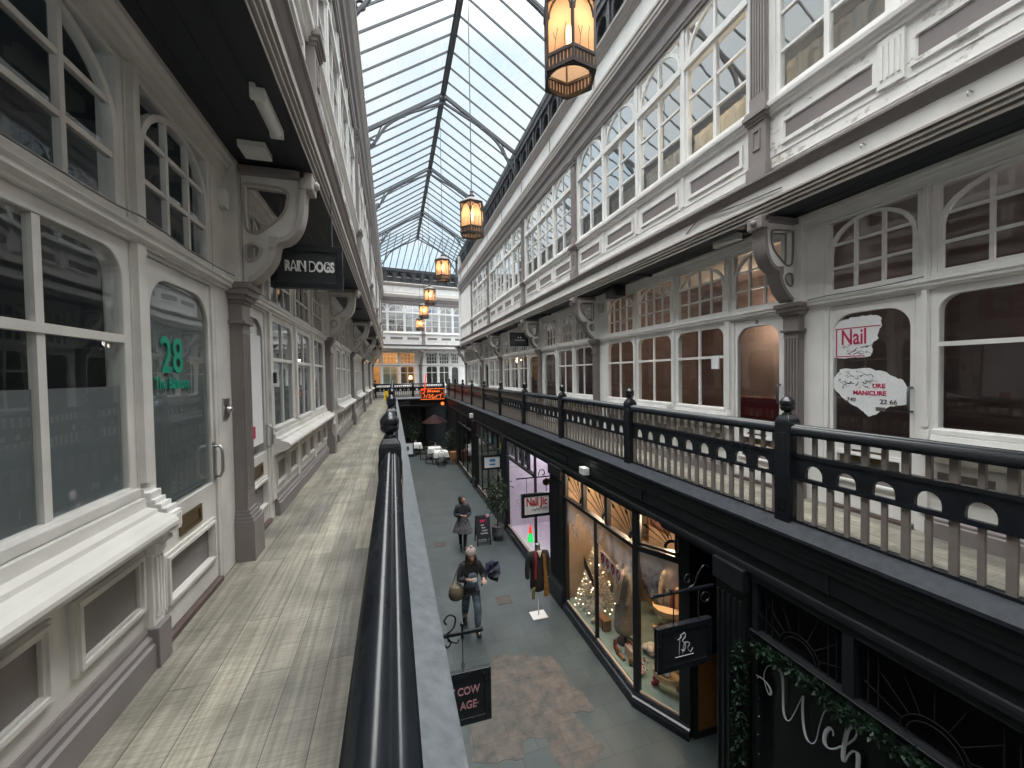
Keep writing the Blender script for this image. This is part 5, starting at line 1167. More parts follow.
def hand(nodes, edges, side, wrist, d, up):
    """palm, four unequal bent fingers and a thumb leaving the side of the palm"""
    w, d, up = Vector(wrist), Vector(d).normalized(), Vector(up).normalized(); s = d.cross(up) * side
    p1 = w + d * .045; p2 = w + d * .085
    nodes[side, 'palm'] = (p1, (.026, .016)); nodes[side, 'knuckle'] = (p2, (.034, .014)); edges += [((side, 'wr'), (side, 'palm')), ((side, 'palm'), (side, 'knuckle'))]
    for i, (o, L) in enumerate(((-.03, .068), (-.01, .078), (.011, .074), (.03, .058))):
        a = p2 + s * o; b = a + d * L * .5 - up * .008; c = b + d * L * .3 - up * .028
        nodes[side, 'f%da' % i] = (a, .010); nodes[side, 'f%db' % i] = (b, .009); nodes[side, 'f%dc' % i] = (c, .0075)
        edges += [((side, 'knuckle'), (side, 'f%da' % i)), ((side, 'f%da' % i), (side, 'f%db' % i)), ((side, 'f%db' % i), (side, 'f%dc' % i))]
    t0 = w + d * .03 - s * .03; t1 = t0 + (d * .03 - s * .02 - up * .01); t2 = t1 + d * .03 - up * .012
    nodes[side, 't0'] = (t0, .012); nodes[side, 't1'] = (t1, .010); nodes[side, 't2'] = (t2, .008)
    edges += [((side, 'palm'), (side, 't0')), ((side, 't0'), (side, 't1')), ((side, 't1'), (side, 't2'))]
def figure(loc, P, label, skin_m):
    """P: joint positions in metres relative to loc, -y towards the viewer"""
    n = {}; e = []
    n['pelvis'] = (P['pelvis'], (.13, .10)); n['waist'] = (P['waist'], (.11, .085)); n['chest'] = (P['chest'], (.145, .105)); n['neckb'] = (P['neckb'], (.075, .065)); n['neck'] = (P['neck'], .05)
    h = Vector(P['head']); fd = Vector(P['face']).normalized()
    n['jaw'] = (h + Vector((0, 0, -.075)) + fd * .022, (.055, .058)); n['mid'] = (h + fd * .008, (.072, .085)); n['crown'] = (h + Vector((0, 0, .075)) - fd * .01, (.062, .075))
    n['nose'] = (h + fd * .098 + Vector((0, 0, -.022)), .012)
    e += chain('pelvis', 'waist', 'chest', 'neckb', 'neck', 'jaw', 'mid', 'crown') + [('mid', 'nose')]
    for s in (-1, 1):
        k = 'L' if s > 0 else 'R'
        n[s, 'sh'] = (P['sh' + k], .055); n[s, 'el'] = (P['el' + k], .042); n[s, 'wr'] = (P['wr' + k], (.03, .024))
        e += [('chest', (s, 'sh')), ((s, 'sh'), (s, 'el')), ((s, 'el'), (s, 'wr'))]
        n[s, 'hip'] = (P['hip' + k], .088); n[s, 'kn'] = (P['kn' + k], .058); n[s, 'an'] = (P['an' + k], .04)
        a = Vector(P['an' + k]); n[s, 'toe'] = (a + Vector(P.get('toe' + k, (0, -.15, -.05))) * .8 + Vector((0, 0, -.008)), (.04, .028))
        e += [('pelvis', (s, 'hip')), ((s, 'hip'), (s, 'kn')), ((s, 'kn'), (s, 'an')), ((s, 'an'), (s, 'toe'))]
        d = Vector(P['wr' + k]) - Vector(P['el' + k]); hand(n, e, s, P['wr' + k], P.get('hd' + k, d), P.get('up' + k, (0, 0, 1)))
    body = skin('person', n, e, skin_m, o0=loc, rootnode='pelvis'); tag(body, label, 'person')
    f = MB(); f.fr = lambda a, b, c: (a, b, c)
    OFFk = OFF[body.name]; OFF[body.name] = (0, 0, 0)
    side = fd.cross(Vector((0, 0, 1)))
    ey = MB(); ey.smooth = True
    for s in (-1, 1): ey.ball(tuple(h + fd * .078 + side * .032 * s + Vector((0, 0, .008))), .011, 8, 6)
    ey.build('eyes', M['ink'], body)
    mo = MB(); mo.smooth = True; mo.tube([tuple(h + fd * .088 + side * .024 * t + Vector((0, 0, -.062 + .004 * t * t))) for t in (-1, 0, 1)], .006, 6); mo.build('mouth', M['lip'], body)
    ea_ = MB(); ea_.smooth = True
    for s in (-1, 1): ea_.ball(tuple(h + side * .078 * s - fd * .01 + Vector((0, 0, -.01))), (.012, .018, .028) if False else .018, 8, 6)
    ea_.build('ears', skin_m, body)
    return body, n
def grow(n, keys, extra, taper=None):
    return {k: (n[k][0], tuple(x + extra for x in (n[k][1] if isinstance(n[k][1], tuple) else (n[k][1],) * 2))) for k in keys}
M['skin'] = mat('light_skin', (.50, .30, .22), .5); M['skin2'] = mat('tan_skin', (.33, .19, .13), .5); M['lip'] = mat('lips', (.35, .1, .1), .5)
M['jacket'] = mat('dark_jacket_cloth', (.022, .02, .022), .85, var=.4, vs=14, bump=.3, bs=25)
M['denim'] = mat('faded_denim', (.12, .16, .215), .85, var=.6, vs=9, bump=.2, bs=60)
M['boot'] = mat('black_boot', (.015, .015, .016), .4)
M['knit'] = mat('pale_pink_knit', (.48, .38, .37), .95, var=.5, vs=30, bump=.6, bs=60)
M['hair'] = mat('dark_brown_hair', (.025, .017, .013), .6, var=.4, vs=40)
M['bag'] = mat('olive_brown_bag', (.15, .12, .085), .6, var=.3, vs=12)
M['navy'] = mat('navy_umbrella_cloth', (.012, .016, .04), .6)
M['greycoat'] = mat('charcoal_quilted_jacket', (.03, .033, .042), .75, var=.4, vs=14, bump=.3, bs=20)
M['skirt'] = mat('mottled_grey_skirt', (.13, .125, .135), .85, var=.7, vs=16)
M['tights'] = mat('black_tights', (.014, .013, .014), .7)

# --- person in a bobble hat looking at a phone
L1 = (1.47, 8.02, 0)
P = dict(pelvis=(-.02, .08, .93), waist=(-.02, .06, 1.08), chest=(-.03, .05, 1.30), neckb=(-.03, .04, 1.44), neck=(-.03, .02, 1.49), head=(-.02, -.01, 1.60), face=(.1, -1, -.35),
  shL=(.15, .06, 1.38), elL=(.24, .02, 1.14), wrL=(.20, -.17, 1.15), shR=(-.21, .06, 1.38), elR=(-.27, .0, 1.13), wrR=(-.10, -.19, 1.20),
  hdL=(-.1, -1, .1), hdR=(.6, -.5, .2), upL=(0, .1, 1), upR=(0, .3, 1),
  hipL=(.07, .08, .90), knL=(.09, -.08, .50), anL=(.08, -.10, .085), hipR=(-.11, .09, .90), knR=(-.13, .12, .49), anR=(-.11, .38, .10), toeL=(.02, -.16, -.055), toeR=(.0, -.15, -.07))
b1, n1 = figure(L1, P, 'person in pale bobble hat, dark jacket and denim dungarees looking at a phone', M['skin'])
j = grow(n1, ['pelvis', 'waist', 'chest', 'neckb'], .03); j.update(grow(n1, [(1, 'sh'), (1, 'el'), (1, 'wr'), (-1, 'sh'), (-1, 'el'), (-1, 'wr')], .03))
for s in (-1, 1): v = Vector(n1[s, 'wr'][0]); u = Vector(n1[s, 'el'][0]); j[s, 'wr'] = (v.lerp(u, .15), (.048, .044))
j['hem'] = ((-.02, .07, .86), (.17, .135)); j['hood'] = ((-.03, .13, 1.45), (.10, .07))
skin('jacket', j, [('hem', 'pelvis')] + chain('pelvis', 'waist', 'chest', 'neckb', 'hood') + sum([[('chest', (s, 'sh')), ((s, 'sh'), (s, 'el')), ((s, 'el'), (s, 'wr'))] for s in (-1, 1)], []), M['jacket'], b1, rootnode='pelvis')
t = {'p': ((-.02, .08, .95), (.15, .12))}; te = []
for s in (-1, 1):
    for k, r in (('hip', .105), ('kn', .085), ('an', .072)): t[s, k] = (Vector(n1[s, k][0]) + Vector((0, 0, .09 if k == 'an' else 0)), r)
    te += [('p', (s, 'hip')), ((s, 'hip'), (s, 'kn')), ((s, 'kn'), (s, 'an'))]
t['bib0'] = ((-.01, -.03, 1.06), (.11, .06)); t['bib'] = ((0, -.055, 1.27), (.095, .045)); te += [('p', 'bib0'), ('bib0', 'bib')]
skin('dungarees', t, te, M['denim'], b1, rootnode='p')
for s, k in ((1, 'L'), (-1, 'R')):
    a = Vector(n1[s, 'an'][0]); bt = {'a': (a + Vector((0, .01, .12)), .055), 'b': (a, .056), 'c': (a + Vector((0, -.07, -.04)), (.052, .042)), 'd': (Vector(n1[s, 'toe'][0]) + Vector((0, -.03, .0)), (.052, .04))}
    skin('boot', bt, chain('a', 'b', 'c', 'd'), M['boot'], b1, rootnode='b')
o_ = OFF[b1.name]
m = MB(lambda a, b, c: (-.02 + a, .0 + c - b*.1, 1.60 + b)); m.smooth = True; m.lathe([(.095, .0), (.11, .02), (.112, .05), (.105, .10), (.085, .145), (.05, .17), (0, .18)], (0, .0, .015), 18); m.ball((0, .19, .0), .035, 10, 8); m.build('bobble_hat', M['knit'], b1)
m = MB(); m.smooth = True
for s in (-1, 1): m.tube(spline([(-.02 + s*.08, .02, 1.60), (-.02 + s*.095, .0, 1.5), (-.02 + s*.10, -.04, 1.38)], 4), [.03]*4 + [.028]*4 + [.012], 8)
m.build('hair', M['hair'], b1)
ph_ = MB(); ph_.box(-.075, .005, -.30, -.285, 1.215, 1.36) if False else ph_.box(L1[0] - .055, L1[0] + .035, L1[1] - .315, L1[1] - .30, 1.2, 1.28)
tag(ph_.build('phone', M['plastic'], None, .004), 'white phone held by the person in the bobble hat', 'phone')
bg_ = thing('shoulder_bag', 'olive brown shoulder bag hanging at the side of the person in denim', 'bag', (L1[0] - .34, L1[1], .78))
m = MB(lambda a, b, c: (L1[0] - .34 + a, L1[1] + .0 + c, .78 + b)); m.smooth = True
m.lathe([(0, .0), (.13, .0), (.155, .06), (.15, .16), (.12, .24), (.10, .27), (.08, .265), (0, .25)], (0, 0, 0), 14); m.build('bag_body', M['bag'], bg_)
m = MB(lambda a, b, c: (L1[0] + a, L1[1] + c, b)); m.tube(spline([(-.42, 1.03, 0), (-.33, 1.25, .05), (-.22, 1.45, .07), (-.2, 1.43, .14), (-.28, 1.2, .12), (-.30, 1.03, .04)], 5), .014, 6); m.build('strap', M['bag'], bg_)
um = thing('umbrella', 'loosely furled navy umbrella held by the person in denim', 'umbrella', (1.72, 7.85, 1.1))
m = MB(); m.smooth = True; m.tube([(1.655, 7.80, 1.13), (1.80, 7.9, 1.27), (2.0, 8.05, 1.42)], .009, 6); m.build('shaft', M['iron'], um)
m = MB(); c0, c1 = Vector((1.75, 7.90, 1.2)), Vector((2.04, 8.05, 1.36)); ax = (c1 - c0).normalized(); sx = ax.cross(Vector((0, 0, 1))).normalized(); sy = sx.cross(ax)
rows = []
for i, (t_, r_) in enumerate(((0, .03), (.15, .10), (.4, .15), (.7, .11), (1.0, .02))):
    rows.append([m.P(tuple(c0.lerp(c1, t_) + (sx * math.cos(2*PI*k/32) + sy * math.sin(2*PI*k/32)) * r_ * (1 + .38 * math.cos(8 * 2*PI*k/32 + i)) + Vector((0, 0, -.05*math.sin(t_*3) * (1 - math.sin(2*PI*k/32)))))) for k in range(32)])
for a, b_ in zip(rows, rows[1:]):
    for k in range(32): m.F((a[k], a[(k+1) % 32], b_[(k+1) % 32], b_[k]))
m.build('canopy', M['navy'], um)
m = MB(); m.tube([(1.655, 7.80, 1.13), (1.60, 7.77, 1.08)], .014, 8); m.build('handle', M['black'], um)

# --- woman in a grey skirt walking towards us
L2 = (1.93, 11.95, 0)
P = dict(pelvis=(0, .03, .90), waist=(0, .02, 1.04), chest=(0, .02, 1.25), neckb=(0, .02, 1.37), neck=(0, .0, 1.42), head=(.01, -.02, 1.52), face=(.75, -.7, -.15),
  shL=(.16, .03, 1.32), elL=(.23, .01, 1.08), wrL=(.08, -.17, 1.07), shR=(-.16, .03, 1.32), elR=(-.23, .01, 1.08), wrR=(-.06, -.19, 1.10), hdL=(-1, -.2, 0), hdR=(1, -.2, -.05), upL=(0, -.8, .5), upR=(0, -.8, .5),
  hipL=(.085, .03, .86), knL=(.08, .02, .47), anL=(.05, .0, .085), hipR=(-.085, .03, .86), knR=(-.07, .09, .48), anR=(-.04, .22, .10), toeL=(.03, -.14, -.055), toeR=(0, -.13, -.07))
b2, n2 = figure(L2, P, 'woman in charcoal jacket and mottled grey skirt walking with folded arms', M['skin2'])
j = grow(n2, ['waist', 'chest', 'neckb'], .03); j.update(grow(n2, [(s, k) for s in (-1, 1) for k in ('sh', 'el', 'wr')], .028)); j['hem'] = ((0, .03, .93), (.15, .125))
skin('jacket', j, [('hem', 'waist')] + chain('waist', 'chest', 'neckb') + sum([[('chest', (s, 'sh')), ((s, 'sh'), (s, 'el')), ((s, 'el'), (s, 'wr'))] for s in (-1, 1)], []), M['greycoat'], b2, rootnode='waist')
m = MB(); rows = []; m.smooth = True
for z, r in ((.98, .13), (.9, .17), (.78, .215), (.66, .25), (.56, .285), (.54, .28)):
    rows.append([m.P((r * 1.05 * (1 + .09 * math.sin(9*2*PI*k/54) * (1 - z)) * math.cos(2*PI*k/54), .03 + r * .85 * (1 + .09 * math.sin(9*2*PI*k/54) * (1 - z)) * math.sin(2*PI*k/54), z + .03*math.sin(4*PI*k/54) * (z < .6))) for k in range(54)])
for a, b_ in zip(rows, rows[1:]):
    for k in range(54): m.F((a[k], a[(k+1) % 54], b_[(k+1) % 54], b_[k]))
m.build('skirt', M['skirt'], b2)
for s in (-1, 1):
    t = {k: (n2[s, k][0], r) for k, r in (('hip', .09), ('kn', .066), ('an', .048))}; t['ft'] = (Vector(n2[s, 'an'][0]) + Vector((0, -.06, -.04)), (.046, .036)); t['toe'] = (Vector(n2[s, 'toe'][0]) + Vector((0, -.03, 0)), (.048, .037))
    skin('legging', t, chain('hip', 'kn', 'an', 'ft', 'toe'), M['tights'], b2, rootnode='kn')
m = MB(lambda a, b, c: (.0 + a, .005 + c, 1.53 + b)); m.smooth = True; m.lathe([(.06, -.14), (.092, -.06), (.097, .0), (.092, .05), (.07, .095), (.035, .115), (0, .12)], (-.02, 0, .025), 16); m.ball((-.08, .02, .07), .05); m.build('hair', M['hair'], b2)
for b_ in (b1, b2): pass

# ------------------------------------------------------------------ jacket on the coat stand
jk = thing('display_coat', 'long black jacket with red scarf and gold lining hung on the steel stand', 'coat', (cx, cy_, .72))
n = dict(top=((0, .0, 1.45), (.10, .075)), chest=((0, .01, 1.28), (.20, .12)), waist=((0, .01, 1.02), (.17, .12)), hip=((0, .01, .78), (.20, .13)), hem=((0, .01, .50), (.22, .13)))
for s in (-1, 1): n[s, 'sh'] = ((s*.2, .0, 1.37), .075); n[s, 'el'] = ((s*.245, .0, 1.10), .06); n[s, 'cf'] = ((s*.25, -.02, .84), .055)
OFF[jk.name] = (0, 0, 0); jk_l = (cx, cy_, 0); jk.location = jk_l
skin('coat_body', n, chain('hem', 'hip', 'waist', 'chest', 'top') + sum([[('chest', (s, 'sh')), ((s, 'sh'), (s, 'el')), ((s, 'el'), (s, 'cf'))] for s in (-1, 1)], []), M['jacket'], jk, rootnode='chest')
m = MB(lambda a, b, c: (a, -c, b)); m.smooth = True
m.tube(spline([(-.07, 1.46, .07), (-.10, 1.32, .13), (-.11, 1.1, .135), (-.12, .88, .14)], 4), [.03]*5 + [.035]*20 if False else .035, 8); m.build('red_scarf', M['scarf'], jk)
m = MB(lambda a, b, c: (a, -c, b)); m.plate([[(.06, 1.40), (.11, 1.40), (.15, 1.1), (.20, .50), (.09, .47), (.08, 1.0)]], .115, .15); m.build('gold_lining', M['goldcloth'], jk)
m = MB(lambda a, b, c: (a, -c, b)); m.plate([[(-.19, .68), (-.12, .72), (-.13, .47), (-.20, .47)]], .12, .16); m.build('olive_lining', M['olivecloth'], jk)
m = MB(lambda a, b, c: (a, -c, b)); m.plate([[(-.05, 1.47), (.05, 1.47), (.0, 1.33)]], .09, .125); m.build('collar', M['plastic'], jk)
M['redsofa'] = mat('deep_red_velvet', (.16, .008, .016), .8); M['lampshade'] = emitter('lit_lampshade', (1, .66, .3), 3); M['bluepanel'] = mat('bright_blue_panel', (.03, .12, .6), .5)
# ------------------------------------------------------------------ restaurant tables
M['bentwood'] = mat('dark_bentwood', (.03, .02, .015), .5)
M['cane'] = mat('copper_cane', (.42, .2, .1), .5)
def table(x, y, lab, cloth_lab):
    t = thing('restaurant_table', lab, 'table', (x, y, 0), 'restaurant tables')
    m = MB(); m.box(x - .34, x + .34, y - .34, y + .34, .70, .735); m.build('tabletop', M['bentwood'], t)
    for sx in (-1, 1):
        for sy in (-1, 1): m = MB(); m.bar((x + sx*.27, y + sy*.27, .70), (x + sx*.28, y + sy*.28, 0), .035, .035, (1, 0, 0)); m.build('leg', M['bentwood'], t)
    c = MB(); n = 48; rows = []
    for z, r, wv in ((.742, .0, 0), (.742, .38, 0), (.72, .40, .01), (.58, .42, .05), (.47, .44, .08)):
        row = []
        for k in range(n):
            a = 2*PI*k/n; q = max(abs(math.cos(a)), abs(math.sin(a))); rr = r / q if r else 0; rr = min(rr, r * 1.25) * (1 + wv * math.sin(a*9)); row.append(c.P((x + rr*math.cos(a), y + rr*math.sin(a), z - (.12 * max(0, abs(math.sin(2*a)) - .5) if z < .5 else 0))))
        rows.append(row)
    c.smooth = True
    for a, b_ in zip(rows, rows[1:]):
        for k in range(n): c.F((a[k], a[(k+1) % n], b_[(k+1) % n], b_[k]))
    tag(c.build('tablecloth', M['cloth']), cloth_lab, 'tablecloth', 'white tablecloths')
def chair(x, y, rz, lab):
    ca, sa = math.cos(rz), math.sin(rz); fr = lambda a, b, c: (x + a*ca - c*sa, y + a*sa + c*ca, b)
    t = thing('bistro_chair', lab, 'chair', (x, y, 0), 'chairs at the restaurant tables')
    m = MB(fr); m.smooth = True; m.lathe([(0, .44), (.2, .44), (.21, .455), (.2, .47), (0, .475)], (0, 0, 0), 16); m.build('seat', M['bentwood'], t)
    for sx, sz in ((-1, -1), (1, -1), (-1, 1), (1, 1)): m = MB(fr); m.smooth = True; m.tube([(sx*.15, .44, sz*.15), (sx*.19, 0, sz*.2)], .015, 6); m.build('leg', M['bentwood'], t)
    m = MB(fr); m.smooth = True; m.tube(spline([(-.17, .45, .17), (-.19, .7, .22), (-.12, .88, .24), (.12, .88, .24), (.19, .7, .22), (.17, .45, .17)], 5), .014, 6); m.tube(spline([(-.1, .46, .18), (-.1, .68, .22), (0, .78, .235), (.1, .68, .22), (.1, .46, .18)], 5), .011, 6); m.build('backrest', M['bentwood'], t)
table(2.67, 24.2, 'small table under a white cloth nearest the copper stand', 'white cloth on the table nearest the copper stand')
table(2.45, 25.7, 'small table under a white cloth behind the nearest restaurant table', 'white cloth on the second restaurant table')
table(1.35, 27.6, 'small table under a white cloth beside the menu board', 'white cloth on the table beside the menu board')
chair(2.6, 23.42, PI, 'dark bentwood chair in front of the nearest white clothed table'); chair(1.98, 24.4, PI/2, 'dark bentwood chair at the inner side of the nearest white clothed table'); chair(1.74, 25.7, PI/2, 'dark bentwood chair at the second white clothed table'); chair(2.08, 27.5, -PI/2, 'dark bentwood chair at the table beside the menu board')
for k, (x, y, lab) in enumerate(((2.7, 24.25, 'small pink flower vase on the nearest white tablecloth'), (2.5, 25.75, 'small pink flower vase on the second white tablecloth'), (1.38, 27.6, 'small pink flower vase on the tablecloth beside the menu board'))):
    v = thing('flower_vase', lab, 'vase', (x, y, .742), 'table vases'); m = MB(lambda a, b, c: (x + a, y + c, .742 + b)); m.smooth = True; m.lathe([(0, 0), (.035, 0), (.045, .05), (.02, .12), (.025, .14), (0, .14)], (0, 0, 0), 10); m.build('vase_body', M['plastic'], v)
    m = MB(); leaves(m, [(x, y, .9), (x, y, .98)], 40, .06, .05, k); m.build('flowers', M['pink'], v)
mb_ = thing('menu_board', 'black framed white menu board by the ledge near the far table', 'menu board', (.92, 26.8, 0))
m = MB(lambda u, v, w: (.92 + u, 26.8 - w + .12*v, v)); m.plate([rect(-.3, .3, 0.0, .95), rect(-.23, .23, .18, .88)], -.02, .02); m.build('frame', M['black_mat'], mb_)
m = MB(lambda u, v, w: (.92 + u, 26.8 - w + .12*v, v)); m.box(-.23, .23, .18, .88, -.01, .01); m.mi = 1; m.ball((-.08, .55, .012), (.08, .16, .004), 10, 8); m.build('menu_sheet', [M['paper'], M['scuff']], mb_)
cr_ = thing('copper_stand', 'copper coloured round stand beside the nearest restaurant table', 'stand', (3.34, 23.75, 0))
m = MB(lambda a, b, c: (3.34 + a, 23.75 + c, b)); m.smooth = True; m.lathe([(0, .2), (.17, .2), (.2, .45), (.19, .7), (.2, .74), (0, .74)], (0, 0, 0), 16); m.build('drum', M['cane'], cr_)
for k in range(4): a = PI/4 + PI/2*k; m = MB(); m.tube([(3.34 + .22*math.cos(a), 23.75 + .22*math.sin(a), 0), (3.34 + .22*math.cos(a), 23.75 + .22*math.sin(a), .8)], .02, 6); m.build('leg', M['cane'], cr_)
pr = thing('parasol', 'dark maroon folded back awning over the restaurant entrance', 'awning', (2.7, 28.6, 2.0))
m = MB(lambda a, b, c: (2.75 + a, 28.6 + c, b)); m.smooth = True; m.lathe([(.95, 1.95), (.9, 2.0), (.55, 2.25), (.1, 2.5), (0, 2.52), (.08, 2.45), (.55, 2.2), (.9, 1.95)], (0, 0, 0), 8); m.build('canopy', M['maroon'], pr)
m = MB(); m.tube([(2.75, 28.6, 0), (2.75, 28.6, 2.5)], .025, 8); m.build('pole', M['bentwood'], pr)

# ------------------------------------------------------------------ vintage shop display
M['tree_white'] = mat('frosted_tree_needles', (.62, .58, .5), .8, var=.4, vs=30); M['coatgrey'] = mat('grey_wool_coat', (.30, .265, .22), .9, var=.3, vs=25, bump=.3, bs=60)
M['shearling'] = mat('pale_shearling', (.55, .45, .34), .95, bump=.6, bs=90); M['shelfwood'] = mat('pale_shelf_wood', (.62, .45, .25), .5); M['tan'] = mat('tan_leather', (.30, .14, .06), .45)
tr = thing('christmas_tree', 'frosted white christmas tree with tiny lights in the vintage shop window', 'christmas tree', (4.1, 7.68, .2))
m = MB(lambda a, b, c: (4.1 + a, 7.68 + c, .2 + b)); m.tube([(0, 0, 0), (0, 1.35, 0)], .02, 6); m.lathe([(0, 0), (.16, 0), (.14, .04), (0, .05)], (0, 0, 0), 12); m.build('trunk', M['plastic'], tr)
m = MB(); rnd = random.Random(4)
for k in range(1500):
    h = rnd.random() ** 1.3; a = rnd.uniform(0, 2*PI); r = (.42 * (1 - h) + .02) * rnd.uniform(.4, 1); p = Vector((4.1 + r*math.cos(a), 7.68 + r*math.sin(a), .3 + h * 1.25)); e = Vector((math.cos(a), math.sin(a), rnd.uniform(-.5, .4))) * .07; s = Vector((-math.sin(a), math.cos(a), rnd.uniform(-.3, .3))) * .016
    m.F([m.P(tuple(q)) for q in (p - s, p + e, p + s)])
m.build('branches', M['tree_white'], tr)
m = MB()
for k in range(60): h = rnd.random() ** 1.3; a = rnd.uniform(0, 2*PI); r = .43*(1-h) + .03; m.ball((4.1 + r*math.cos(a), 7.68 + r*math.sin(a), .3 + h*1.22), .009, 6, 4)
tag(m.build('fairy_lights', M['fairy'], tr), None, None) if False else m.build('fairy_lights', M['fairy'], tr)
# mannequin with coat
mn = thing('mannequin', 'headless mannequin wearing a long grey wool coat with pale collar', 'mannequin', (4.1, 6.55, .2)); OFF[mn.name] = (0, 0, 0)
n = dict(hem=((0, 0, .14), (.24, .22)), hip=((0, 0, .6), (.2, .19)), waist=((0, 0, .95), (.16, .17)), chest=((0, 0, 1.22), (.15, .2)), top=((0, 0, 1.40), (.08, .1)))
for s in (-1, 1): n[s, 'sh'] = ((0, s*.2, 1.32), .08); n[s, 'el'] = ((-.04, s*.27, 1.05), .07); n[s, 'cf'] = ((-.12, s*.25, .82), .062)
skin('coat', {k: ((v[0][0], v[0][1], v[0][2]), v[1]) for k, v in n.items()}, chain('hem', 'hip', 'waist', 'chest', 'top') + sum([[('chest', (s, 'sh')), ((s, 'sh'), (s, 'el')), ((s, 'el'), (s, 'cf'))] for s in (-1, 1)], []), M['coatgrey'], mn, rootnode='chest')
m = MB(lambda a, b, c: (-c, a, b)); m.smooth = True
for s in (-1, 1): m.tube(spline([(s*.07, 1.46, -.02), (s*.12, 1.36, .12), (s*.10, 1.2, .17), (s*.05, 1.0, .17), (s*.03, .8, .19)], 4), .04, 8)
m.build('shearling_collar', M['shearling'], mn)
m = MB(lambda a, b, c: (-c, a, b)); m.smooth = True; m.tube([(0, 0.02, 0), (0, .4, 0)], .02, 6); m.lathe([(0, 0), (.16, 0), (.16, .02), (0, .02)], (0, 0, 0), 14); m.lathe([(.055, 1.42), (.045, 1.5), (.05, 1.53), (0, 1.54)], (0, 0, 0), 12); m.build('stand', M['bentwood'], mn)
# bunting with red pennants
bn = thing('bunting', 'string of four red lettered pennants on white cards in the vintage window', 'bunting', (3.78, 6.55, 1.8))
FB = lambda u, v, w: (3.80 - w, u, v)
m = MB(FB); cards = []
for k in range(4):
    u = 6.82 - k * .185; v = 1.84 - .02 * k; m.plate([[(u - .09, v), (u + .09, v), (u + .09, v - .2), (u, v - .29), (u - .09, v - .2)]], -.004, .004)
m.build('white_cards', M['paper'], bn)
m = MB(FB)
for k in range(4):
    u = 6.82 - k * .185; v = 1.84 - .02*k; m.plate([[(u + .065*math.cos(t), v - .09 + .075*math.sin(t)) for t in (PI*i/10 for i in range(11))] + [(u - .06, v - .15), (u, v - .23), (u + .06, v - .15)]], .004, .007)
m.build('red_pennants', M['crimson'], bn)
for k, ch in enumerate('JULE'): text(ch, .10, FB, (6.82 - k*.185, 1.72 - .02*k, .008), M['letter'], bn, flip=True, sx=.8)
m = MB(FB); m.tube(spline([(7.1, 1.98, 0), (6.6, 1.83, .0), (6.1, 1.78, 0), (5.75, 1.9, 0)], 5), .003, 4); m.build('cord', M['paper'], bn)
# curved shelf unit in the corner
sh = thing('curved_shelf_unit', 'tall pale unit of curved shelves in the canted corner window', 'shelf unit', (4.15, 5.35, .2))
for k, z in enumerate((.45, .8, 1.15, 1.5)):
    m = MB(lambda a, b, c: (4.1 + a, 5.3 + c, b)); m.mi = 0
    pts = [(.24*math.cos(t), .24*math.sin(t)) for t in (PI*.75 + PI*1.0*i/12 for i in range(13))]
    mm = MB(lambda a, b, c, z=z: (4.15 + a, 5.35 + b, z + c)); mm.plate([pts], 0, .025); mm.plate([[(p[0]*1.03, p[1]*1.03) for p in pts] + [(p[0]*.97, p[1]*.97) for p in pts[::-1]]], -.02, .06); mm.build('shelf', M['shelfwood'], sh)
m = MB(); m.bar((4.33, 5.28, .2), (4.33, 5.28, 1.85), .04, .2, (1, 0, 0)); m.build('back_post', M['shelfwood'], sh)
def bundle(loc, s, m_, nm, lab, cat, sd):
    r = random.Random(sd); m = MB(); m.smooth = True
    for k in range(5): m.ball((loc[0] + r.uniform(-.4, .4)*s, loc[1] + r.uniform(-.4, .4)*s, loc[2] + s*.3 + r.uniform(0, .3)*s), (s*r.uniform(.3, .5), s*r.uniform(.25, .4), s*r.uniform(.2, .35)), 10, 6)
    return tag(m.build(nm, m_), lab, cat)
bundle((4.05, 5.3, 1.175), .16, M['scarf'], 'folded_scarf', 'red folded scarf on the upper curved shelf', 'scarf', 1); bundle((4.05, 5.32, .825), .15, M['bag'], 'handbag', 'brown handbag on the middle curved shelf', 'handbag', 2); bundle((4.05, 5.3, .475), .15, M['plastic'], 'folded_blouse', 'pale folded blouse on the lower curved shelf', 'blouse', 3)
def shoe(x, y, z, rz, m_, lab):
    ca, sa = math.cos(rz), math.sin(rz); fr = lambda a, b, c: (x + a*ca - c*sa, y + a*sa + c*ca, z + b)
    t = thing('shoe', lab, 'shoe', (x, y, z), 'shoes on the display floor'); m = MB(fr); m.smooth = True; m.ball((0, .035, -.05), (.038, .035, .09), 10, 8); m.ball((0, .07, .05), (.034, .07, .045), 10, 8); m.build('upper', m_, t)
    m = MB(fr); m.box(-.035, .035, 0, .015, -.13, .08); m.box(-.03, .03, 0, .04, .03, .08); m.build('sole', M['bentwood'], t)
shoe(3.80, 6.24, .2, .1, M['tan'], 'tan leather shoe beside the handbag stand on the display floor'); shoe(3.9, 5.95, .2, .9, M['tan'], 'tan leather shoe nearest the corner of the display floor'); shoe(3.84, 6.45, .2, -.3, M['scarf'], 'dark red shoe at the foot of the mannequin')
hb = thing('handbag', 'boxy cream handbag with arched handle on the display floor', 'handbag', (3.95, 6.1, .2)); m = MB(); m.box(3.9, 4.0, 6.02, 6.26, .2, .4); m.build('bag_body', M['shearling'], hb, .015); m = MB(); m.smooth = True; m.tube(spline([(3.95, 6.06, .4), (3.95, 6.08, .5), (3.95, 6.2, .5), (3.95, 6.22, .4)], 5), .01, 6); m.build('handle', M['tan'], hb)
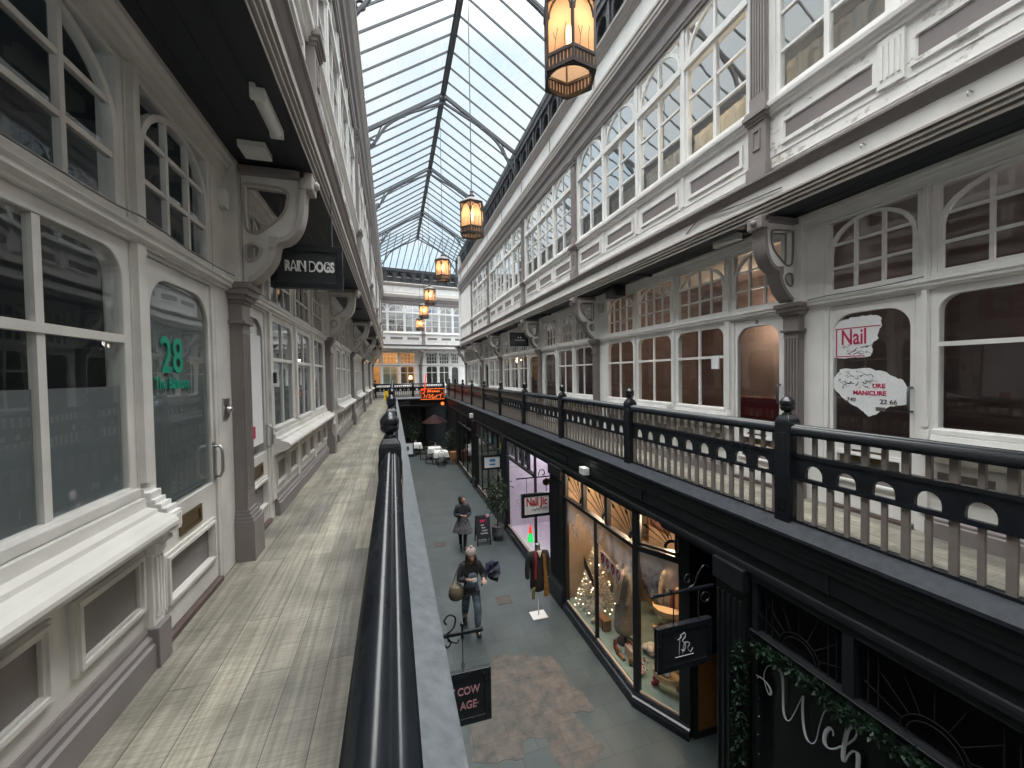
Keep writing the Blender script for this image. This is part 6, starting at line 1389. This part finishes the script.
pt = thing('plant_pot', 'white pot of rosy fabric flowers on the display floor', 'plant', (3.9, 5.75, .2)); m = MB(lambda a, b, c: (3.9 + a, 5.75 + c, .2 + b)); m.smooth = True; m.lathe([(0, 0), (.06, 0), (.08, .12), (0, .11)], (0, 0, 0), 12); m.build('pot', M['plastic'], pt); m = MB(); leaves(m, [(3.9, 5.75, .32), (3.9, 5.75, .45)], 90, .09, .06, 9); m.build('flowers', M['pink'], pt)
sc = thing('suitcase', 'old brown suitcase standing on the display floor beside the christmas tree', 'suitcase', (3.95, 7.05, .2)); m = MB(); m.box(3.86, 4.02, 6.9, 7.2, .2, .42); m.build('case', M['tan'], sc, .012); m = MB(); m.box(3.85, 3.86, 6.96, 6.98, .2, .42); m.box(3.85, 3.86, 7.12, 7.14, .2, .42); m.build('straps', M['bentwood'], sc)
m = MB(FB); m.plate([[(7.62, 1.42), (7.2, 1.12), (7.2, .95), (7.62, 1.22)]], 0, .006); tag(m.build('pennant_banner', M['ink']), 'black pennant banner strung in front of the frosted tree', 'banner')
# shop lamps
for k, (x, y) in enumerate(((4.15, 7.5), (4.15, 6.4), (4.3, 5.4))):
    t = thing('spot_lamp', '%s warm spot lamp on the vintage shop ceiling' % ORD[k], 'lamp', (x, y, 2.9), 'vintage shop spot lamps'); m = MB(lambda a, b, c: (x + a, y + c, b)); m.lathe([(.03, 3.1), (.03, 3.02), (.05, 2.98), (.05, 2.9), (.045, 2.9), (.03, 2.97), (0, 2.97)], (0, 0, 0), 12); m.build('housing', M['black_mat'], t); m = MB(); m.smooth = True; m.ball((x, y, 2.91), .035, 10, 6); m.build('bulb', M['warmbulb'], t)
    light((x, y, 2.80), 20, (1, .76, .52), .05)
for k, (x, y) in enumerate(((4.8, 10.0), (4.8, 12.0))):
    t = thing('tube_lamp', '%s cool white ceiling tube in the nail shop' % ORD[k], 'lamp', (x, y, 3.0), 'nail shop ceiling tubes'); m = MB(); m.box(x - .03, x + .03, y - .5, y + .5, 3.0, 3.04); m.build('tube', M['tube'], t); m = MB(); m.box(x - .06, x + .06, y - .55, y + .55, 3.04, 3.10); m.build('housing', M['plastic'], t)
    light((x, y, 2.9), 15, (.95, .92, 1), .2)
light((4.9, 15.5, 2.8), 18, (1, .93, .82), .15); light((4.9, 21, 2.7), 5, (1, .85, .7), .15)
m = MB(lambda a, b, c: (4.3 + a, 10.0 + c, .15 + b)); m.smooth = True; m.lathe([(0, 0), (.17, 0), (.17, 1.0), (.15, 1.02), (0, 1.02)], (0, 0, 0), 18); tag(m.build('white_column', M['plastic']), 'white round column on the floor of the nail shop', 'column display')
lt = thing('light_tree', 'small red and green light tree in the nail shop window', 'light tree', (3.95, 11.55, .15)); m = MB(lambda a, b, c: (3.95 + a, 11.55 + c, .15 + b)); m.lathe([(.09, 0), (.07, .16), (.05, .22), (.03, .25)], (0, 0, 0), 10); m.build('green_lights', M['led_green'], lt); m = MB(lambda a, b, c: (3.95 + a, 11.55 + c, .15 + b)); m.lathe([(.055, .26), (.04, .38), (0, .55)], (0, 0, 0), 10); m.build('red_lights', M['led_red'], lt)
# rooms on the galleries
light((7.0, 6.2, 6.2), 34, (1, .73, .51), .12); light((5.1, 4.5, 9.0), 26, (1, .74, .42), .2); light((6.2, 1.6, 6.4), 7, (1, .85, .8), .2); light((6.0, 10.5, 6.5), 9, (1, .9, .8), .2); light((6.0, 16, 6.5), 9, (1, .9, .8), .2); light((-2.6, 1.6, 6.6), 5, (.85, .95, 1), .2)  # nail poster room and door 28 room lamps are added fill without fittings
sofa = thing('red_sofa', 'deep red sofa seen through the glass of door 33', 'sofa', (5.6, 4.5, G))
m = MB(); m.box(5.2, 5.9, 3.85, 5.6, G, 4.35); m.build('seat', M['redsofa'], sofa, .05); m = MB(); m.box(5.7, 5.95, 3.85, 5.6, 4.5, 4.86); m.build('backrest', M['redsofa'], sofa, .05)
for k, (y, z) in enumerate(((5.3, 5.55), (5.75, 5.5))): m = MB(); m.box(7.4, 7.44, y - .1, y + .1, z - .2, z + .2); tag(m.build('wall_picture', M['scarf']), '%s red framed picture on the back wall of the room behind door 33' % ORD[k], 'picture')
rk = thing('wire_rack', 'thin wire shelf rack in the room behind door 33', 'rack', (6.3, 5.0, G)); m = MB()
for y in (4.7, 5.1):
    for x in (6.2, 6.5): m.bar((x, y, G), (x, y, 5.6), .02, .02, (1, 0, 0))
for z in (4.2, 4.7, 5.2, 5.6): m.box(6.2, 6.5, 4.7, 5.1, z, z + .015)
m.build('frame', M['iron'], rk)
# far cross wall rooms
a = FE(.6, 6.4, -1.2); light(a, 60, (1, .58, .22), .2); a = FE(2.0, 5.2, -.8); light(a, 12, (1, .6, .25), .1)
tl = thing('table_lamp', 'glowing cream table lamp behind the far cross window', 'lamp', FE(1.85, 4.9, -.4)); m = MB(lambda u, v, w: FE(1.85 + u, 5.0 + v, -.4 + w)); m.lathe([(.13, .05), (.09, .3)], (0, 0, 0), 14); m.build('lamp_shade', M['lampshade'], tl); m = MB(lambda u, v, w: FE(1.85 + u, 5.0 + v, -.4 + w)); m.lathe([(0, -.35), (.07, -.35), (.03, -.2), (.02, .06), (0, .06)], (0, 0, 0), 12); m.build('lamp_base', M['brass'], tl)
a = FEU(2.6, 11, -1.5); light(a, 120, (.95, .97, 1), .3); a = FE(4.6, 6.4, -1.5); light(a, 14, (1, .9, .75), .2)
for k in range(6): light((5.4, 1.5 + 4.2*k, 9.4), 20, (1, .97, .93), .2)  # unseen fill lamps added to brighten the net curtains and upper rooms
m = MB(lambda u, v, w: FEU(u, v, w)); m.box(3.05, 3.6, 9.85, 10.15, -.6, -.55); tag(m.build('blue_panel', M['bluepanel']), 'bright blue panel behind the upper far window', 'panel')

# frosty spray on the vintage panes
def spray(fr, u0, u1, v0, v1, par):
    m = MB(fr); m.quad((u0, v0, -.015), (u1, v0, -.015), (u1, v1, -.015), (u0, v1, -.015)); m.build('frost_spray', M['spray'], par)
mm_ = bpy.data.materials.new('frost_spray'); mm_.use_nodes = True; nt = mm_.node_tree; b_ = nt.nodes['Principled BSDF']; b_.inputs['Base Color'].default_value = (.8, .76, .74, 1); b_.inputs['Roughness'].default_value = .8
g_ = nt.nodes.new('ShaderNodeNewGeometry'); nz_ = nt.nodes.new('ShaderNodeTexNoise'); nz_.inputs['Scale'].default_value = 3.2; nz_.inputs['Detail'].default_value = 5; nt.links.new(g_.outputs['Position'], nz_.inputs['Vector'])
sp_ = nt.nodes.new('ShaderNodeSeparateXYZ'); nt.links.new(g_.outputs['Position'], sp_.inputs[0]); mr_ = nt.nodes.new('ShaderNodeMapRange'); mr_.inputs[1].default_value = 1.55; mr_.inputs[2].default_value = 2.5; mr_.inputs[3].default_value = -.2; mr_.inputs[4].default_value = .38; nt.links.new(sp_.outputs['Z'], mr_.inputs[0])
ad_ = nt.nodes.new('ShaderNodeMath'); ad_.operation = 'ADD'; nt.links.new(nz_.outputs['Fac'], ad_.inputs[0]); nt.links.new(mr_.outputs[0], ad_.inputs[1])
m2_ = nt.nodes.new('ShaderNodeMapRange'); m2_.inputs[1].default_value = .5; m2_.inputs[2].default_value = .85; m2_.inputs[3].default_value = 0; m2_.inputs[4].default_value = .8; nt.links.new(ad_.outputs[0], m2_.inputs[0]); nt.links.new(m2_.outputs[0], b_.inputs['Alpha'])
M['spray'] = mm_
spray(FG, 5.52, 6.74, .24, 2.49, vint); spray(FG, 6.82, 8.1, .24, 2.49, vint)

M['room_vint'] = mat('brown_vintage_plaster', (.38, .27, .18), .85, var=.3, vs=1.5)
bpy.data.objects['wall_vintage_shop'].data.materials[0] = M['room_vint']
cols = [('olive', (.10, .09, .05)), ('rust red', (.22, .05, .03)), ('cream', (.55, .48, .38)), ('dark blue', (.03, .04, .09)), ('brown', (.14, .08, .04)), ('plum', (.12, .03, .06)), ('mustard', (.4, .22, .03))]
rl_ = thing('clothes_rail', 'steel clothes rail of vintage jackets at the back of the warm shop', 'clothes rail', (4.95, 6.5, .2)); m = MB(); m.smooth = True; m.tube([(4.95, 5.4, .2), (4.95, 5.4, 1.75), (4.95, 8.0, 1.75), (4.95, 8.0, .2)], .015, 8); m.build('frame', M['steel'], rl_)
for k, (cn_, cc) in enumerate(cols):
    y = 5.6 + .34 * k; g_ = thing('jacket', '%s vintage jacket hanging on the rail at the back of the shop' % cn_, 'jacket', (4.95, y, .8), 'jackets on the rail'); OFF[g_.name] = (0, 0, 0)
    n = dict(hem=((0, 0, .05), (.2, .07)), waist=((0, 0, .4), (.17, .065)), chest=((0, 0, .68), (.19, .065)), top=((0, 0, .84), (.06, .05)))
    for s in (-1, 1): n[s, 'sh'] = ((s*.18, 0, .74), .06); n[s, 'el'] = ((s*.24, .02, .42), .05); n[s, 'cf'] = ((s*.25, .03, .15), .045)
    mm2 = mat('%s_cloth' % cn_.replace(' ', '_'), cc, .9, var=.4, vs=15)
    skin('jacket_body', n, chain('hem', 'waist', 'chest', 'top') + sum([[('chest', (s, 'sh')), ((s, 'sh'), (s, 'el')), ((s, 'el'), (s, 'cf'))] for s in (-1, 1)], []), mm2, g_, rootnode='chest')
    m = MB(lambda a, b, c: (a, c, b)); m.tube([(0, .86, 0), (0, .93, 0), (.02, .955, 0)], .006, 6); m.build('hanger_hook', M['steel'], g_)
# translucent net curtains
nt = M['curtain'].node_tree; out = nt.nodes['Material Output']; pb = nt.nodes['Principled BSDF']; tl_ = nt.nodes.new('ShaderNodeBsdfTranslucent'); tl_.inputs[0].default_value = (.8, .78, .72, 1); mx_ = nt.nodes.new('ShaderNodeMixShader'); mx_.inputs[0].default_value = .55
nt.links.new(pb.outputs[0], mx_.inputs[1]); nt.links.new(tl_.outputs[0], mx_.inputs[2]); nt.links.new(mx_.outputs[0], out.inputs[0])

for k, (a0_, a1_, cc) in enumerate(((-.15, .87, (.42, .52, .46)), (1.05, 1.55, (.10, .09, .08)), (1.6, 2.08, (.16, .13, .10)))):
    m = MB(FE); m.box(a0_, a1_, G, 5.93, -.62, -.56); m.box(a0_ + .1, a1_ - .1, 4.9, 5.5, -.56, -.54); tag(m.build('window_screen', mat('screen_tone', cc, .8, var=.4, vs=3)), ('pale green screen behind the far cross window', 'dark screen behind the middle far cross window', 'brown screen behind the far cross window with the table lamp')[k], 'screen')  # added screens keep the amber room light out of the lower panes
for k, (u, cc, h) in enumerate(((.5, (.05, .05, .06), 9.2), (1.1, (.35, .3, .25), 8.9), (1.9, (.04, .06, .1), 9.4), (3.2, (.3, .12, .1), 9.0), (3.9, (.05, .05, .05), 9.3), (4.6, (.35, .33, .3), 8.8))):
    sh_ = thing('display_rack', '%s rack of goods behind the upper far cross windows' % ORD[k], 'display rack', FEU(u, 7.4, -1.0), 'racks in the upper far room')
    m = MB(FEU); m.box(u - .22, u + .22, 7.4, 7.5, -1.2, -.8)
    for z in (8.0, 8.5, h): m.box(u - .25, u + .25, z, z + .03, -1.2, -.8)
    for z in (-.24, .24): m.box(u + z - .015, u + z + .015, 7.4, h + .3, -1.0, -.97)
    m.build('rack_frame', M['iron'], sh_); m = MB(FEU)
    for z in (8.03, 8.53): m.box(u - .2, u + .05, z, z + .35, -1.1, -.85); m.box(u + .08, u + .2, z, z + .22, -1.1, -.85)
    m.build('goods', mat('goods_tone', cc, .7), sh_)
# fluted block on the peeling panel band
m = MB(FRU); m.box(2.33, 2.53, 7.75, 8.17, 0, .028)
for k in range(4): m.box(2.355 + .042*k, 2.375 + .042*k, 7.82, 8.12, .028, .04)
tag(m.build(ntrim(), M['peel'], None, .003), 'white fluted block between the peeling panels', 'block', kind='structure')

spray(FC, .06, cl - .17, .24, 2.49, vint)
for k, (x, y, z, sz, mm3, nm, lab, cat) in enumerate(((3.83, 7.24, .2, .14, 'shearling', 'wool_hat', 'pale woolly hat on the display floor by the frosted tree', 'hat'), (4.25, 6.95, .2, .2, 'tan', 'satchel', 'tan satchel behind the suitcase', 'bag'), (4.3, 6.1, .2, .22, 'cloth', 'white_blouse_pile', 'pile of white blouses behind the boxy handbag', 'blouses'), (3.98, 5.5, .2, .11, 'scarf', 'red_hat', 'small red hat in the corner of the display floor', 'hat'), (4.35, 5.75, .2, .2, 'bag', 'brown_holdall', 'brown holdall below the curved shelves', 'bag'))): bundle((x, y, z), sz, M[mm3], nm, lab, cat, 20 + k)
for k, (y, z, w_, h_) in enumerate(((7.7, 1.9, .22, .3), (7.1, 2.2, .3, .22), (6.3, 2.3, .26, .34), (5.6, 2.1, .2, .28))):
    fr_ = thing('picture_frame', '%s gilt picture frame on the back wall of the vintage shop' % ORD[k], 'picture frame', (5.28, y, z), 'gilt frames in the vintage shop'); FW = lambda u, v, w: (5.295 - w, u, v)
    m = MB(FW); m.plate([rect(y - w_, y + w_, z - h_, z + h_), rect(y - w_ + .05, y + w_ - .05, z - h_ + .05, z + h_ - .05)], 0, .03); m.build('frame', M['brass'], fr_); m = MB(FW); m.box(y - w_ + .05, y + w_ - .05, z - h_ + .05, z + h_ - .05, 0, .015); m.build('canvas', mat('canvas_tone', (.12 + .1*k, .1, .08), .7, var=.6, vs=9), fr_)
SKY_LO = 0.58; SKY_HI = 7.0; EXPO = 0.95
# ------------------------------------------------------------------ daylight
w = bpy.data.worlds.new('overcast_sky'); SC.world = w; w.use_nodes = True; nt = w.node_tree; L = nt.links.new
bg = nt.nodes['Background']; tc = nt.nodes.new('ShaderNodeTexCoord')
sep = nt.nodes.new('ShaderNodeSeparateXYZ'); L(tc.outputs['Generated'], sep.inputs[0])
nz = nt.nodes.new('ShaderNodeTexNoise'); nz.inputs['Scale'].default_value = 2.2; nz.inputs['Detail'].default_value = 5; L(tc.outputs['Generated'], nz.inputs['Vector'])
cr = nt.nodes.new('ShaderNodeValToRGB'); L(nz.outputs['Fac'], cr.inputs[0])
cr.color_ramp.elements[0].position = .4; cr.color_ramp.elements[0].color = (.70, .87, 1, 1); cr.color_ramp.elements[1].position = .62; cr.color_ramp.elements[1].color = (.97, .985, .98, 1)
wm = nt.nodes.new('ShaderNodeMix'); wm.data_type = 'RGBA'; wm.inputs[7].default_value = (1, .98, .955, 1); L(cr.outputs[0], wm.inputs[6]); wf = nt.nodes.new('ShaderNodeMapRange'); wf.inputs[1].default_value = .6; wf.inputs[2].default_value = .85; L(sep.outputs['Z'], wf.inputs[0]); L(wf.outputs[0], wm.inputs[0]); L(wm.outputs[2], bg.inputs[0])
mr = nt.nodes.new('ShaderNodeMapRange'); mr.interpolation_type = 'SMOOTHSTEP'
mr.inputs[1].default_value = .62; mr.inputs[2].default_value = .95; mr.inputs[3].default_value = SKY_LO; mr.inputs[4].default_value = SKY_HI
L(sep.outputs['Z'], mr.inputs[0]); L(mr.outputs[0], bg.inputs[1])
# ------------------------------------------------------------------ camera
cam = bpy.data.cameras.new('camera'); co = bpy.data.objects.new('camera', cam); COL.objects.link(co); SC.camera = co
cam.sensor_width = 36; cam.lens = 400 / 1024 * 36; cam.clip_start = .05; cam.clip_end = 200
yaw = math.atan(119 / 400); hc = 376 - .016 * 119; pitch = -math.atan((384 - hc) / 400)
fwd = Vector((math.sin(yaw) * math.cos(pitch), math.cos(yaw) * math.cos(pitch), math.sin(pitch))); rgt = Vector((math.cos(yaw), -math.sin(yaw), 0)); up = rgt.cross(fwd)
r2 = rgt * math.cos(.016) - up * math.sin(.016); u2 = up * math.cos(.016) + rgt * math.sin(.016)
mt = Matrix((( r2.x, u2.x, -fwd.x, 0), (r2.y, u2.y, -fwd.y, 0), (r2.z, u2.z, -fwd.z, 5.3), (0, 0, 0, 1)))
co.matrix_world = mt
vs = SC.view_settings; vs.view_transform = 'Standard'; vs.look = 'None'; vs.gamma = 1; vs.use_curve_mapping = False; vs.exposure = EXPO
cy = SC.cycles; cy.max_bounces = 10; cy.diffuse_bounces = 5; cy.glossy_bounces = 4; cy.transparent_max_bounces = 16; cy.transmission_bounces = 4; cy.caustics_reflective = False; cy.caustics_refractive = False; cy.sample_clamp_indirect = 6

# lettering becomes plain mesh
bpy.context.view_layer.update(); dg = bpy.context.evaluated_depsgraph_get()
for o in [q for q in SC.objects if q.type == 'FONT']:
    me = bpy.data.meshes.new_from_object(o.evaluated_get(dg)); nm = o.name; p, ml = o.parent, o.matrix_local.copy()
    bpy.data.objects.remove(o); n = bpy.data.objects.new(nm, me); COL.objects.link(n); n.parent = p; n.matrix_local = ml
